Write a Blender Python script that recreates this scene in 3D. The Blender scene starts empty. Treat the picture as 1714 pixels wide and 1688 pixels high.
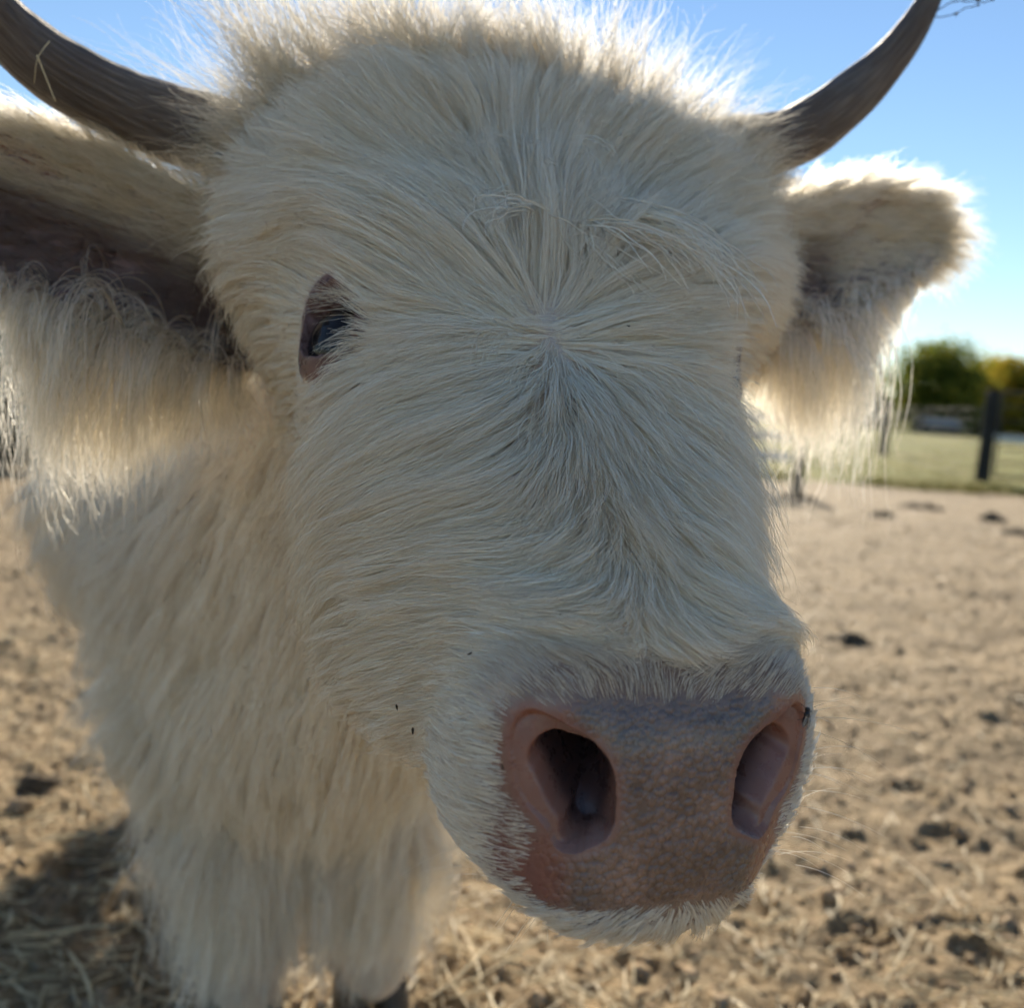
import bpy, bmesh, math, random
import numpy as np
from mathutils import Vector, Matrix, kdtree

rng = np.random.default_rng(7)
random.seed(7)
SC = bpy.context.scene
COL = SC.collection
R = math.radians

# ------------------------------------------------------------------ camera
cam_d = bpy.data.cameras.new('camera')
cam = bpy.data.objects.new('camera', cam_d)
COL.objects.link(cam)
cam.matrix_world = (Matrix.Translation((0, 0, 0.78)) @ Matrix.Rotation(R(83.6), 4, 'X')
                    @ Matrix.Rotation(R(4.0), 4, 'Z'))
cam_d.sensor_fit = 'HORIZONTAL'
cam_d.sensor_width = 36.0
cam_d.lens = 36.0 * 1682 / 1714
cam_d.clip_start = 0.02
cam_d.clip_end = 9000
cam_d.dof.use_dof = True
cam_d.dof.focus_distance = 0.44
cam_d.dof.aperture_fstop = 7.5
SC.camera = cam

# ------------------------------------------------------------------ sky and sun
SUN_EL, SUN_AZ = R(24.0), R(4.5)          # azimuth from +Y towards +X
world = bpy.data.worlds.new('World')
SC.world = world
world.use_nodes = True
wn = world.node_tree.nodes
wl = world.node_tree.links
wn.clear()
sky = wn.new('ShaderNodeTexSky')
sky.sky_type = 'NISHITA'
sky.sun_disc = False
sky.sun_elevation = SUN_EL
sky.sun_rotation = SUN_AZ
sky.air_density = 1.0
sky.dust_density = 0.0
sky.ozone_density = 3.0
bg = wn.new('ShaderNodeBackground')
bg.inputs['Strength'].default_value = 0.05
wo = wn.new('ShaderNodeOutputWorld')
wl.new(sky.outputs[0], bg.inputs[0])
wl.new(bg.outputs[0], wo.inputs[0])

sun_d = bpy.data.lights.new('sun', 'SUN')
sun_d.energy = 3.4
sun_d.angle = R(0.5)
sun_d.color = (1.0, 0.88, 0.70)
sun = bpy.data.objects.new('sun', sun_d)
COL.objects.link(sun)
sdir = Vector((math.sin(SUN_AZ) * math.cos(SUN_EL), math.cos(SUN_AZ) * math.cos(SUN_EL), math.sin(SUN_EL)))
sun.rotation_euler = sdir.to_track_quat('Z', 'Y').to_euler()
sun.location = (0, 20, 12)

SC.view_settings.view_transform = 'Standard'
SC.view_settings.look = 'None'
SC.view_settings.gamma = 1.0
SC.view_settings.use_curve_mapping = False
SC.view_settings.exposure = 1.5
SC.cycles.use_adaptive_sampling = True
SC.cycles.adaptive_threshold = 0.03
SC.cycles.adaptive_min_samples = 12
SC.cycles.max_bounces = 10
SC.cycles.diffuse_bounces = 8
SC.cycles.glossy_bounces = 6
SC.cycles.transmission_bounces = 10
SC.cycles.transparent_max_bounces = 24
SC.cycles.use_denoising = True
SC.cycles.sample_clamp_indirect = 8.0
SC.cycles_curves.shape = 'RIBBONS'
SC.cycles_curves.subdivisions = 2


# ------------------------------------------------------------------ helpers
def link(o, parent=None):
    COL.objects.link(o)
    if parent is not None:
        o.parent = parent
    return o


def tag(o, label=None, cat=None, group=None, kind=None):
    if label: o['label'] = label
    if cat: o['category'] = cat
    if group: o['group'] = group
    if kind: o['kind'] = kind
    return o


def empty(name, loc=(0, 0, 0), rz=0.0):
    o = bpy.data.objects.new(name, None)
    o.location = loc
    o.rotation_euler = (0, 0, rz)
    o.empty_display_size = 0.1
    return link(o)


def mesh_obj(name, verts, faces, mat=None, parent=None, smooth=True):
    me = bpy.data.meshes.new(name)
    me.from_pydata([tuple(map(float, v)) for v in verts], [], [tuple(int(i) for i in f) for f in faces])
    me.update()
    if smooth:
        me.polygons.foreach_set('use_smooth', np.ones(len(me.polygons), dtype=bool))
    if mat: me.materials.append(mat)
    return link(bpy.data.objects.new(name, me), parent)


def quad_mesh(name, V, F, mat=None, parent=None, smooth=False):
    """fast mesh from numpy: V (n,3), F (m,k)"""
    me = bpy.data.meshes.new(name)
    k = F.shape[1]
    me.vertices.add(len(V))
    me.vertices.foreach_set('co', np.ascontiguousarray(V, dtype=np.float32).ravel())
    me.loops.add(F.size)
    me.loops.foreach_set('vertex_index', np.ascontiguousarray(F, dtype=np.int32).ravel())
    me.polygons.add(len(F))
    me.polygons.foreach_set('loop_start', np.arange(0, F.size, k, dtype=np.int32))
    me.polygons.foreach_set('loop_total', np.full(len(F), k, dtype=np.int32))
    me.update(calc_edges=True)
    if smooth:
        me.polygons.foreach_set('use_smooth', np.ones(len(F), dtype=bool))
    if mat: me.materials.append(mat)
    return link(bpy.data.objects.new(name, me), parent)


def nrm(a):
    return a / np.maximum(np.linalg.norm(a, axis=-1, keepdims=True), 1e-9)


def smoothstep(a, b, x):
    t = np.clip((x - a) / (b - a), 0, 1)
    return t * t * (3 - 2 * t)


def _hash2(ix, iy, seed):
    h = (ix.astype(np.int64) * 374761393 + iy.astype(np.int64) * 668265263 + seed * 1274126177) & 0x7fffffff
    h = ((h ^ (h >> 13)) * 1274126177) & 0x7fffffff
    return ((h ^ (h >> 16)) & 0xffff) / 65535.0


def vnoise(x, y, seed=0):
    ix = np.floor(x); iy = np.floor(y)
    fx = x - ix; fy = y - iy
    fx = fx * fx * (3 - 2 * fx); fy = fy * fy * (3 - 2 * fy)
    a = _hash2(ix, iy, seed); b = _hash2(ix + 1, iy, seed)
    c = _hash2(ix, iy + 1, seed); d = _hash2(ix + 1, iy + 1, seed)
    return (a + (b - a) * fx) + ((c + (d - c) * fx) - (a + (b - a) * fx)) * fy - 0.5


class NT:
    """tiny node-tree builder"""
    def __init__(self, name):
        self.m = bpy.data.materials.new(name)
        self.m.use_nodes = True
        self.t = self.m.node_tree
        self.t.nodes.clear()
        self.out = self.n('ShaderNodeOutputMaterial')

    def n(self, typ, **kw):
        nd = self.t.nodes.new(typ)
        for k, v in kw.items():
            setattr(nd, k, v)
        return nd

    def l(self, a, b):
        self.t.links.new(a, b)

    def noise(self, scale, detail=4, rough=0.55, vec=None, w=None):
        nd = self.n('ShaderNodeTexNoise')
        nd.inputs['Scale'].default_value = scale
        nd.inputs['Detail'].default_value = detail
        nd.inputs['Roughness'].default_value = rough
        if vec is not None: self.l(vec, nd.inputs['Vector'])
        return nd

    def ramp(self, fac, stops):
        nd = self.n('ShaderNodeValToRGB')
        e = nd.color_ramp.elements
        while len(e) < len(stops): e.new(0.5)
        for i, (p, c) in enumerate(stops):
            e[i].position = p
            e[i].color = (*c, 1) if len(c) == 3 else c
        self.l(fac, nd.inputs[0])
        return nd.outputs[0]

    def mix(self, fac, a, b, blend='MIX'):
        nd = self.n('ShaderNodeMix', data_type='RGBA', blend_type=blend)
        for s, v in ((nd.inputs[0], fac), (nd.inputs[6], a), (nd.inputs[7], b)):
            if isinstance(v, (int, float)): s.default_value = v
            elif isinstance(v, tuple): s.default_value = (*v, 1)
            else: self.l(v, s)
        return nd.outputs[2]

    def math(self, op, a, b=None):
        nd = self.n('ShaderNodeMath', operation=op)
        for s, v in ((nd.inputs[0], a), (nd.inputs[1], b)):
            if v is None: continue
            if isinstance(v, (int, float)): s.default_value = v
            else: self.l(v, s)
        return nd.outputs[0]

    def attr(self, name):
        return self.n('ShaderNodeAttribute', attribute_name=name)

    def coord(self, kind='Object'):
        return self.n('ShaderNodeTexCoord').outputs[kind]

    def bsdf(self, color=None, rough=0.6, spec=0.5, **kw):
        b = self.n('ShaderNodeBsdfPrincipled')
        if color is not None:
            if isinstance(color, tuple): b.inputs['Base Color'].default_value = (*color, 1)
            else: self.l(color, b.inputs['Base Color'])
        if isinstance(rough, (int, float)): b.inputs['Roughness'].default_value = rough
        else: self.l(rough, b.inputs['Roughness'])
        b.inputs['Specular IOR Level'].default_value = spec
        for k, v in kw.items():
            b.inputs[k].default_value = v
        self.l(b.outputs[0], self.out.inputs[0])
        return b

    def bump(self, b, height, strength=0.5, dist=0.01):
        nd = self.n('ShaderNodeBump')
        nd.inputs['Strength'].default_value = strength
        nd.inputs['Distance'].default_value = dist
        self.l(height, nd.inputs['Height'])
        self.l(nd.outputs[0], b.inputs['Normal'])
        return nd


# ------------------------------------------------------------------ materials
def mat_fur(name, col, rough=0.5, radial=0.7, var=0.22, matte=0.8):
    t = NT(name)
    hi = t.n('ShaderNodeHairInfo')
    h = t.n('ShaderNodeBsdfHairPrincipled', model='CHIANG', parametrization='COLOR')
    m1 = tuple(c * (1 - var) * k for c, k in zip(col, (1, 0.94, 0.84)))
    m2 = tuple(c * (1 - 0.4 * var) for c in col)
    c = t.ramp(hi.outputs['Random'], [(0.0, m1), (0.18, m1), (0.45, m2), (0.75, col), (1.0, tuple(min(0.95, x * 1.14) for x in col))])
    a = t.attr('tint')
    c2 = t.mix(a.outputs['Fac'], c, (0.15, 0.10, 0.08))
    t.l(c2, h.inputs['Color'])
    h.inputs['Roughness'].default_value = rough
    h.inputs['Radial Roughness'].default_value = radial
    h.inputs['IOR'].default_value = 1.5
    d = t.n('ShaderNodeBsdfDiffuse')
    t.l(c2, d.inputs['Color'])
    mx = t.n('ShaderNodeMixShader')
    mx.inputs[0].default_value = matte
    t.l(h.outputs[0], mx.inputs[1]); t.l(d.outputs[0], mx.inputs[2])
    t.l(mx.outputs[0], t.out.inputs[0])
    return t.m


def mat_skin():
    t = NT('cow_skin')
    co = t.coord()
    bare = t.attr('bare').outputs['Fac']
    red = t.attr('red').outputs['Fac']
    grey = t.attr('grey').outputs['Fac']
    n1 = t.noise(30, 6, 0.6, co)
    n2 = t.noise(190, 4, 0.6, co)
    vo = t.n('ShaderNodeTexVoronoi', feature='F1')
    vo.inputs['Scale'].default_value = 330
    wob = t.mix(0.0012, co, t.noise(120, 2, 0.5, co).outputs['Color'])
    t.l(wob, vo.inputs['Vector'])
    fur_skin = t.ramp(n1.outputs['Fac'], [(0.3, (0.58, 0.47, 0.37)), (0.7, (0.68, 0.56, 0.45))])
    pad = t.ramp(n1.outputs['Fac'], [(0.36, (0.145, 0.096, 0.082)), (0.62, (0.33, 0.21, 0.165))])
    pad = t.mix(t.math('MULTIPLY', grey, t.ramp(n1.outputs['Fac'], [(0.35, (1, 1, 1)), (0.75, (0.45,) * 3)])),
                pad, (0.115, 0.098, 0.098))
    pad = t.mix(t.math('MULTIPLY', red, t.ramp(n2.outputs['Fac'], [(0.3, (1, 1, 1)), (0.75, (0.55,) * 3)])),
                pad, (0.34, 0.15, 0.11))
    spots = t.ramp(t.noise(85, 2, 0.4, co).outputs['Fac'], [(0.66, (0, 0, 0)), (0.72, (1, 1, 1))])
    pad = t.mix(t.math('MULTIPLY', spots, 0.55), pad, (0.07, 0.05, 0.05))
    fur_skin = t.mix(t.attr('muzzle_top').outputs['Fac'], fur_skin, (0.24, 0.165, 0.125))
    pad = t.mix(t.math('MULTIPLY', t.ramp(vo.outputs['Distance'], [(0.45, (0, 0, 0)), (0.75, (0.35,) * 3)]), t.attr('pebble').outputs['Fac']), pad, (0.05, 0.035, 0.03))  # creases: some dirt, plus painted relief shade where soft light flattens the pebbles
    pad = t.mix(t.math('MULTIPLY', t.attr('hole').outputs['Fac'], 0.95), pad, t.ramp(n2.outputs['Fac'], [(0.3, (0.022, 0.014, 0.016)), (0.7, (0.065, 0.034, 0.034))]))  # dark mucosa, blackened with depth to put the nostril's shade into its colour
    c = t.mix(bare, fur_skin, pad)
    rz = t.attr('redskin').outputs['Fac']
    c = t.mix(t.math('MULTIPLY', rz, t.ramp(n1.outputs['Fac'], [(0.3, (1, 1, 1)), (0.75, (0.7,) * 3)])), c, (0.24, 0.105, 0.078))
    c = t.mix(t.attr('lid').outputs['Fac'], c, t.ramp(n2.outputs['Fac'], [(0.3, (0.10, 0.055, 0.045)), (0.7, (0.24, 0.135, 0.115))]))
    b = t.bsdf(c, 0.42, 0.5)
    hgt = t.ramp(vo.outputs['Distance'], [(0.0, (1, 1, 1)), (0.35, (0.8,) * 3), (0.75, (0, 0, 0))])
    hh = t.mix(0.3, hgt, n2.outputs['Fac'])
    t.bump(b, t.math('MULTIPLY', hh, t.attr('pebble').outputs['Fac']), 0.7, 0.0024)
    t.l(t.ramp(n2.outputs['Fac'], [(0.3, (0.20,) * 3), (0.7, (0.42,) * 3)]), b.inputs['Roughness'])
    t.l(t.math('MULTIPLY', t.attr('pebble').outputs['Fac'], 0.6), b.inputs['Coat Weight'])
    b.inputs['Coat Roughness'].default_value = 0.16
    b.inputs['Subsurface Weight'].default_value = 0.08
    b.inputs['Subsurface Scale'].default_value = 0.004
    b.inputs['Subsurface Radius'].default_value = (1.0, 0.4, 0.25)
    return t.m


def mat_horn():
    t = NT('horn_keratin')
    co = t.coord('UV')
    mp = t.n('ShaderNodeMapping')
    mp.inputs['Scale'].default_value = (16, 2.2, 1)
    t.l(co, mp.inputs[0])
    n1 = t.noise(3.0, 6, 0.65, mp.outputs[0])
    oc = t.coord()
    n2 = t.noise(22, 4, 0.6, oc)
    a = t.ramp(n1.outputs['Fac'], [(0.28, (0.055, 0.045, 0.039)), (0.5, (0.15, 0.122, 0.102)), (0.75, (0.33, 0.28, 0.235))])
    c = t.mix(t.ramp(n2.outputs['Fac'], [(0.4, (0, 0, 0)), (0.7, (0.6,) * 3)]), a, (0.13, 0.085, 0.055))
    b = t.bsdf(c, 0.5, 0.4)
    t.bump(b, t.mix(0.4, n1.outputs['Fac'], n2.outputs['Fac']), 1.0, 0.005)
    return t.m


def mat_plain(name, col, rough=0.6, spec=0.4, nscale=30, var=0.35, bump=0.3, bd=0.004):
    t = NT(name)
    co = t.coord()
    n = t.noise(nscale, 5, 0.6, co)
    lo = tuple(c * (1 - var) for c in col); hi = tuple(min(0.95, c * (1 + var)) for c in col)
    c = t.ramp(n.outputs['Fac'], [(0.3, lo), (0.7, hi)])
    b = t.bsdf(c, rough, spec)
    if bump: t.bump(b, n.outputs['Fac'], bump, bd)
    return t.m


M_SKIN = mat_skin()
M_HORN = mat_horn()
CREAM = (0.99, 0.905, 0.745)
M_FUR = mat_fur('cream_fur', CREAM)
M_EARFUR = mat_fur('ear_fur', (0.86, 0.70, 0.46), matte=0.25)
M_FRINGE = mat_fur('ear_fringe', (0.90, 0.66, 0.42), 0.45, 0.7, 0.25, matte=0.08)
M_CROWN = mat_fur('crown_fur', (0.82, 0.72, 0.53), 0.6, 0.85, matte=0.6)
M_EARSKIN = mat_plain('ear_skin', (0.22, 0.13, 0.11), 0.6, 0.3, 60, 0.25, 0.2)
M_HOOF = mat_plain('hoof_horn', (0.06, 0.045, 0.03), 0.55, 0.4, 60, 0.4, 0.4)


# ------------------------------------------------------------------ ground
def edge_y(x):
    """where the bare dirt gives way to pasture"""
    return 11.3 + 0.5 * np.sin(x * 0.55 + 0.4) + 0.9 * vnoise(x * 0.9, x * 0 + 3.0, 5) + 0.5 * vnoise(x * 3.1, x * 0 + 1.0, 6)


_hr = np.random.default_rng(44)
HOOFPRINTS = [(_hr.uniform(-0.7, 0.75) * (yy + 0.4), yy, _hr.uniform(0, 3.1), _hr.uniform(0.036, 0.052)) for yy in 0.9 + 6.5 * _hr.uniform(0, 1, 110) ** 1.5]


def ground_h(x, y):
    d = np.sqrt(x * x + y * y)
    near = smoothstep(16.0, 8.0, d)
    ridge = lambda f, s: 0.5 - np.abs(vnoise(x * f, y * f, s)) * 2
    h = 0.040 * vnoise(x * 0.9, y * 0.9, 1) + 0.022 * vnoise(x * 2.3, y * 2.3, 2) + 0.011 * vnoise(x * 6, y * 6, 3)
    lump = np.maximum(0, vnoise(x * 11, y * 11, 4) + 0.05)
    h += 0.014 * lump ** 1.5 * (0.3 + 1.4 * np.maximum(0, vnoise(x * 1.3, y * 1.3, 14) + 0.25)) + 0.012 * vnoise(x * 19 + 3, y * 19, 8) + 0.012 * vnoise(x * 41, y * 41 + 9, 9)
    h += 0.008 * vnoise(x * 90, y * 90, 10)
    dents = np.maximum(0, vnoise(x * 3.7 + 7, y * 3.7, 11) - 0.30)
    h -= 0.13 * dents
    for px_, py_, pa, pr in HOOFPRINTS:
        m = (np.abs(x - px_) < 0.12) & (np.abs(y - py_) < 0.12)
        if not np.any(m): continue
        dx, dy = x[m] - px_, y[m] - py_
        a, b = dx * math.cos(pa) + dy * math.sin(pa), -dx * math.sin(pa) + dy * math.cos(pa)
        rr = np.sqrt((a / (pr * 1.15)) ** 2 + (b / pr) ** 2)
        h[m] += -0.012 * smoothstep(1.05, 0.75, rr) * (1 - 0.6 * np.exp(-(b / (pr * 0.16)) ** 2)) + 0.007 * np.exp(-((rr - 1.2) / 0.18) ** 2)
    h = h * near
    return h - 0.02 * near


def build_ground():
    na = 900
    th = np.concatenate([np.linspace(-52, 52, na), np.linspace(53, 307, 60)]) * math.pi / 180
    rr = [0.0]
    r = 0.25
    while r < 6000:
        rr.append(r)
        step = 0.0080 * r if r < 14 else 0.05 * r if r < 200 else 0.3 * r
        r += max(step, 0.006)
    rr = np.array(rr)
    A, B = np.meshgrid(th, rr, indexing='xy')
    X = np.sin(A) * B; Y = np.cos(A) * B
    Z = ground_h(X, Y)
    nr, nt = X.shape
    V = np.stack([X, Y, Z], -1).reshape(-1, 3)
    i = np.arange(nr - 1)[:, None] * nt + np.arange(nt)[None]
    j = np.arange(nr - 1)[:, None] * nt + (np.arange(nt)[None] + 1) % nt
    F = np.stack([i, i + nt, j + nt, j], -1).reshape(-1, 4)
    t = NT('dry_dirt')
    co = t.coord()
    n0 = t.noise(1.1, 4, 0.6, co)
    n1 = t.noise(7, 6, 0.65, co)
    n2 = t.noise(70, 5, 0.7, co)
    c = t.ramp(n1.outputs['Fac'], [(0.28, (0.090, 0.058, 0.028)), (0.50, (0.185, 0.126, 0.062)), (0.74, (0.31, 0.220, 0.115))])
    c = t.mix(t.ramp(n0.outputs['Fac'], [(0.38, (0, 0, 0)), (0.68, (0.55,) * 3)]), c, (0.28, 0.198, 0.103))
    n3 = t.noise(2.6, 5, 0.7, co)
    c = t.mix(t.ramp(n3.outputs['Fac'], [(0.48, (0.0,) * 3), (0.70, (0.45,) * 3)]), c, (0.125, 0.082, 0.045))
    c = t.mix(t.ramp(n2.outputs['Fac'], [(0.40, (0.0,) * 3), (0.72, (0.65,) * 3)]), c, (0.43, 0.33, 0.19))
    c = t.mix(t.ramp(n2.outputs['Fac'], [(0.22, (0.7,) * 3), (0.42, (0.0,) * 3)]), c, (0.11, 0.075, 0.045))
    b = t.bsdf(c, 0.85, 0.25)
    t.bump(b, n2.outputs['Fac'], 0.6, 0.012)
    o = quad_mesh('dirt_ground', V, F, t.m, smooth=True)
    tag(o, kind='structure')
    return o


build_ground()


def build_pasture():
    xs = np.concatenate([np.linspace(-60, -8, 40), np.linspace(-7.5, 16, 260), np.linspace(17, 90, 50), np.array([200, 900])])
    xs = np.concatenate([[-900, -200], xs])
    k = np.concatenate([np.linspace(0, 12, 120), np.geomspace(12.5, 3000, 60)])
    E0 = edge_y(xs)
    X = np.repeat(xs[None], len(k), 0)
    Y = E0[None] + k[:, None]
    Z = np.where(k[:, None] < 0.01, -0.03, 0.012 + 0.05 * vnoise(X * 1.3, Y * 1.3, 21) + 0.03 * vnoise(X * 4, Y * 4, 22)
                 + 0.03 * smoothstep(0, 1.5, k)[:, None])
    V = np.stack([X, Y, Z], -1).reshape(-1, 3)
    n, m = X.shape
    i = np.arange(n - 1)[:, None] * m + np.arange(m - 1)[None]
    F = np.stack([i, i + 1, i + m + 1, i + m], -1).reshape(-1, 4)
    t = NT('pasture_turf')
    co = t.coord()
    n1 = t.noise(0.35, 4, 0.6, co); n2 = t.noise(4, 5, 0.65, co)
    c = t.ramp(n1.outputs['Fac'], [(0.35, (0.135, 0.150, 0.034)), (0.52, (0.215, 0.205, 0.052)), (0.68, (0.31, 0.255, 0.085))])
    c = t.mix(t.ramp(n2.outputs['Fac'], [(0.35, (0.6,) * 3), (0.6, (0, 0, 0))]), c, (0.12, 0.13, 0.035))
    b = t.bsdf(c, 0.9, 0.1)
    t.bump(b, n2.outputs['Fac'], 0.8, 0.05)
    o = quad_mesh('pasture', V, F, t.m, smooth=True)
    tag(o, kind='structure')


build_pasture()


def blades(name, P, H, W, lean, mat, kind='stuff'):
    """each blade one bent strip of three faces"""
    n = len(P)
    a = rng.uniform(0, 2 * math.pi, n)
    side = np.stack([np.cos(a), np.sin(a), 0 * a], 1)
    b = rng.uniform(0, 2 * math.pi, n)
    ld = np.stack([np.cos(b), np.sin(b), 0 * b], 1) * (lean * rng.uniform(0.3, 1.3, n))[:, None]
    up = np.array([0, 0, 1.0])
    V = []
    for tt, ww in ((0, 1.0), (0.45, 0.85), (0.8, 0.5), (1.0, 0.06)):
        c = P + up * (H * tt * (1 - 0.15 * tt))[:, None] + ld * (H * tt * tt)[:, None]
        V += [c - side * (W * ww / 2)[:, None], c + side * (W * ww / 2)[:, None]]
    V = np.stack(V, 1).reshape(-1, 3)
    base = np.arange(n)[:, None] * 8
    F = np.concatenate([base + np.array([[0, 1, 3, 2]]), base + np.array([[2, 3, 5, 4]]), base + np.array([[4, 5, 7, 6]])], 0)
    o = quad_mesh(name, V, F, mat)
    return tag(o, kind=kind)


def mat_leafy(name, stops, trans=0.35):
    t = NT(name)
    geo = t.n('ShaderNodeNewGeometry')
    c = t.ramp(geo.outputs['Random Per Island'], stops)
    d = t.n('ShaderNodeBsdfDiffuse'); tr = t.n('ShaderNodeBsdfTranslucent')
    t.l(c, d.inputs[0]); t.l(c, tr.inputs[0])
    mx = t.n('ShaderNodeMixShader'); mx.inputs[0].default_value = trans
    t.l(d.outputs[0], mx.inputs[1]); t.l(tr.outputs[0], mx.inputs[2])
    t.l(mx.outputs[0], t.out.inputs[0])
    return t.m


def build_grass():
    n = 42000
    k = rng.uniform(0, 1, n) ** 2.2 * 22
    x = rng.uniform(-1, 1, n) * (4 + (k + 11) * 0.45) + 3.5
    y = edge_y(x) + k - 0.35 * rng.uniform(0, 1, n) ** 2
    keep = (vnoise(x * 0.8, y * 0.8, 31) + 0.3 * vnoise(x * 3, y * 3, 32)) > -0.28
    x, y, k = x[keep], y[keep], k[keep]
    P = np.stack([x, y, np.zeros_like(x) + 0.0], 1)
    m = mat_leafy('grass_blade', [(0, (0.07, 0.085, 0.022)), (0.5, (0.14, 0.135, 0.045)), (1.0, (0.27, 0.215, 0.11))])
    o = blades('pasture_grass', P, rng.uniform(0.05, 0.13, len(P)), rng.uniform(0.006, 0.012, len(P)), 0.5, m)
    tag(o, 'short dry green grass growing on the pasture past the dirt', 'grass')


build_grass()


def tube_np(pts, rad, k=8, capped=True):
    """tube round a polyline; returns verts, faces"""
    pts = np.asarray(pts, dtype=float); n = len(pts)
    rad = np.broadcast_to(np.asarray(rad, dtype=float), (n,))
    tan = nrm(np.gradient(pts, axis=0))
    up = np.array([0, 0, 1.0]) if abs(tan[0][2]) < 0.9 else np.array([1.0, 0, 0])
    V = []; fr = nrm(np.cross(tan[0], up))
    for i in range(n):
        fr = nrm(fr - tan[i] * (fr @ tan[i])); bi = np.cross(tan[i], fr)
        a = np.arange(k) * 2 * math.pi / k
        V.append(pts[i] + rad[i] * (np.cos(a)[:, None] * fr + np.sin(a)[:, None] * bi))
    V = np.concatenate(V)
    F = [(i * k + j, i * k + (j + 1) % k, (i + 1) * k + (j + 1) % k, (i + 1) * k + j) for i in range(n - 1) for j in range(k)]
    if capped:
        F += [tuple(range(k))[::-1], tuple((n - 1) * k + j for j in range(k))]
    return V, F


def join_parts(parts):
    V = []; F = []; o = 0
    for v, f in parts:
        V.append(np.asarray(v)); F += [tuple(i + o for i in q) for q in f]; o += len(v)
    return np.concatenate(V), F


def box_np(c, s, rz=0.0, bev=0.0):
    x, y, z = [a / 2 for a in s]
    v = np.array([(i * x, j * y, k * z) for i in (-1, 1) for j in (-1, 1) for k in (-1, 1)])
    cs, sn = math.cos(rz), math.sin(rz)
    v = np.stack([v[:, 0] * cs - v[:, 1] * sn, v[:, 0] * sn + v[:, 1] * cs, v[:, 2]], 1) + np.asarray(c)
    f = [(0, 1, 3, 2), (4, 6, 7, 5), (0, 4, 5, 1), (2, 3, 7, 6), (0, 2, 6, 4), (1, 5, 7, 3)]
    return v, f


M_POST = mat_plain('weathered_dark_post', (0.030, 0.031, 0.030), 0.85, 0.15, 14, 0.4, 0.5, 0.01)
M_PIPE = mat_plain('grey_steel_pipe', (0.060, 0.062, 0.062), 0.85, 0.1, 40, 0.2, 0.1)
M_WIRE = mat_plain('galvanised_wire', (0.20, 0.20, 0.19), 0.5, 0.5, 40, 0.2, 0.0)
M_WHITE = mat_plain('white_board_paint', (0.74, 0.72, 0.68), 0.6, 0.3, 25, 0.06, 0.15)


def post(loc, h, r, label, lean=(0.0, 0.0)):
    n = 7
    z = np.array([-0.3, 0, 0.3, 0.6, 0.9, 0.97, 1.0]); z[1:] *= h; z[5] = h - 0.02
    pts = np.stack([lean[0] * z, lean[1] * z, z], 1)
    rr = r * np.array([1.08, 1.08, 1.04, 1.0, 0.98, 0.96, 0.80])
    V, F = tube_np(pts, rr, 14)
    V[:, :2] += (r * 0.07) * np.stack([vnoise(V[:, 2] * 7 + V[:, 0] * 20, V[:, 1] * 20, 41), vnoise(V[:, 2] * 7, V[:, 0] * 20, 42)], 1)
    o = mesh_obj('fence_post', V, F, M_POST, smooth=True)
    o.location = loc
    tag(o, label, 'fence post', 'dark posts of the pasture fence')
    return o


P1 = np.array([6.02, 12.95, 0.0]); P2 = np.array([7.20, 19.8, 0.0])
P3 = P2 + (P2 - P1) * np.array([1.0, 1.0, 1.0]) * 1.02
PW = np.array([2.78, 9.85, 0.0])
post(P1, 1.22, 0.085, 'thick black fence post at the right, beside the pipe gate', (0.012, 0.0))
post(P2, 1.08, 0.075, 'thin dark fence post standing out in the pasture, left of the thick gate post')
post(P3, 1.08, 0.075, 'farthest dark fence post, small against the trees')
post(PW, 0.62, 0.055, 'short dark post at the end of the white board fence')


def wire_fence(a, b, h, rows, stay, label, half=0.0016):
    root = empty('wire_fence', tuple(a))
    d = b - a; L = np.linalg.norm(d); u = d / L
    for i in range(rows):
        z = 0.08 + (h - 0.08) * i / (rows - 1)
        t = np.linspace(0, L, 7)
        p = u * t[:, None]; p[:, 2] = z - 0.012 * np.sin(t / L * math.pi)
        V, F = tube_np(p, half, 5)
        mesh_obj('wire', V, F, M_WIRE, root)
    parts = []
    for t in np.arange(stay, L, stay):
        parts.append(tube_np(np.array([u * t + (0, 0, 0.07), u * t + (0, 0, h)]), half, 5))
    V, F = join_parts(parts)
    tag(mesh_obj('stay_wires', V, F, M_WIRE, root), kind='stuff')
    tag(root, label, 'wire fence')


wire_fence(P1, P2, 0.98, 7, 0.30, 'thin wire mesh fence stretched between the thick black post and the next one', 0.0025)
wire_fence(P2, P3, 0.98, 7, 0.30, 'thin wire mesh fence running back from the smaller dark post to the trees', 0.0025)


def pipe_gate(a, direc, L, h, label):
    root = empty('pipe_gate', tuple(a))
    u = np.array([direc[0], direc[1], 0.0]); u /= np.linalg.norm(u)
    g = 0.13
    c = [u * g + (0, 0, 0.12), u * g + (0, 0, h), u * (g + L) + (0, 0, h), u * (g + L) + (0, 0, 0.12), u * g + (0, 0, 0.12)]
    parts = [tube_np(np.array([c[i], c[i + 1]]), 0.016, 8) for i in range(4)]
    V, F = join_parts(parts); mesh_obj('gate_frame', V, F, M_PIPE, root)
    for i in range(1, 6):
        z = 0.12 + (h - 0.12) * i / 6
        V, F = tube_np(np.array([u * g + (0, 0, z), u * (g + L) + (0, 0, z)]), 0.009, 8)
        mesh_obj('rail', V, F, M_PIPE, root)
    for k in range(1, 4):
        t = g + L * k / 4
        V, F = tube_np(np.array([u * t + (0, 0, 0.12), u * t + (0, 0, h)]), 0.012, 8)
        mesh_obj('upright', V, F, M_PIPE, root)
    tag(root, label, 'gate')


pipe_gate(P1, (1.0, -0.12), 3.2, 1.2, 'grey steel pipe gate to the right of the thick black post')


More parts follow.
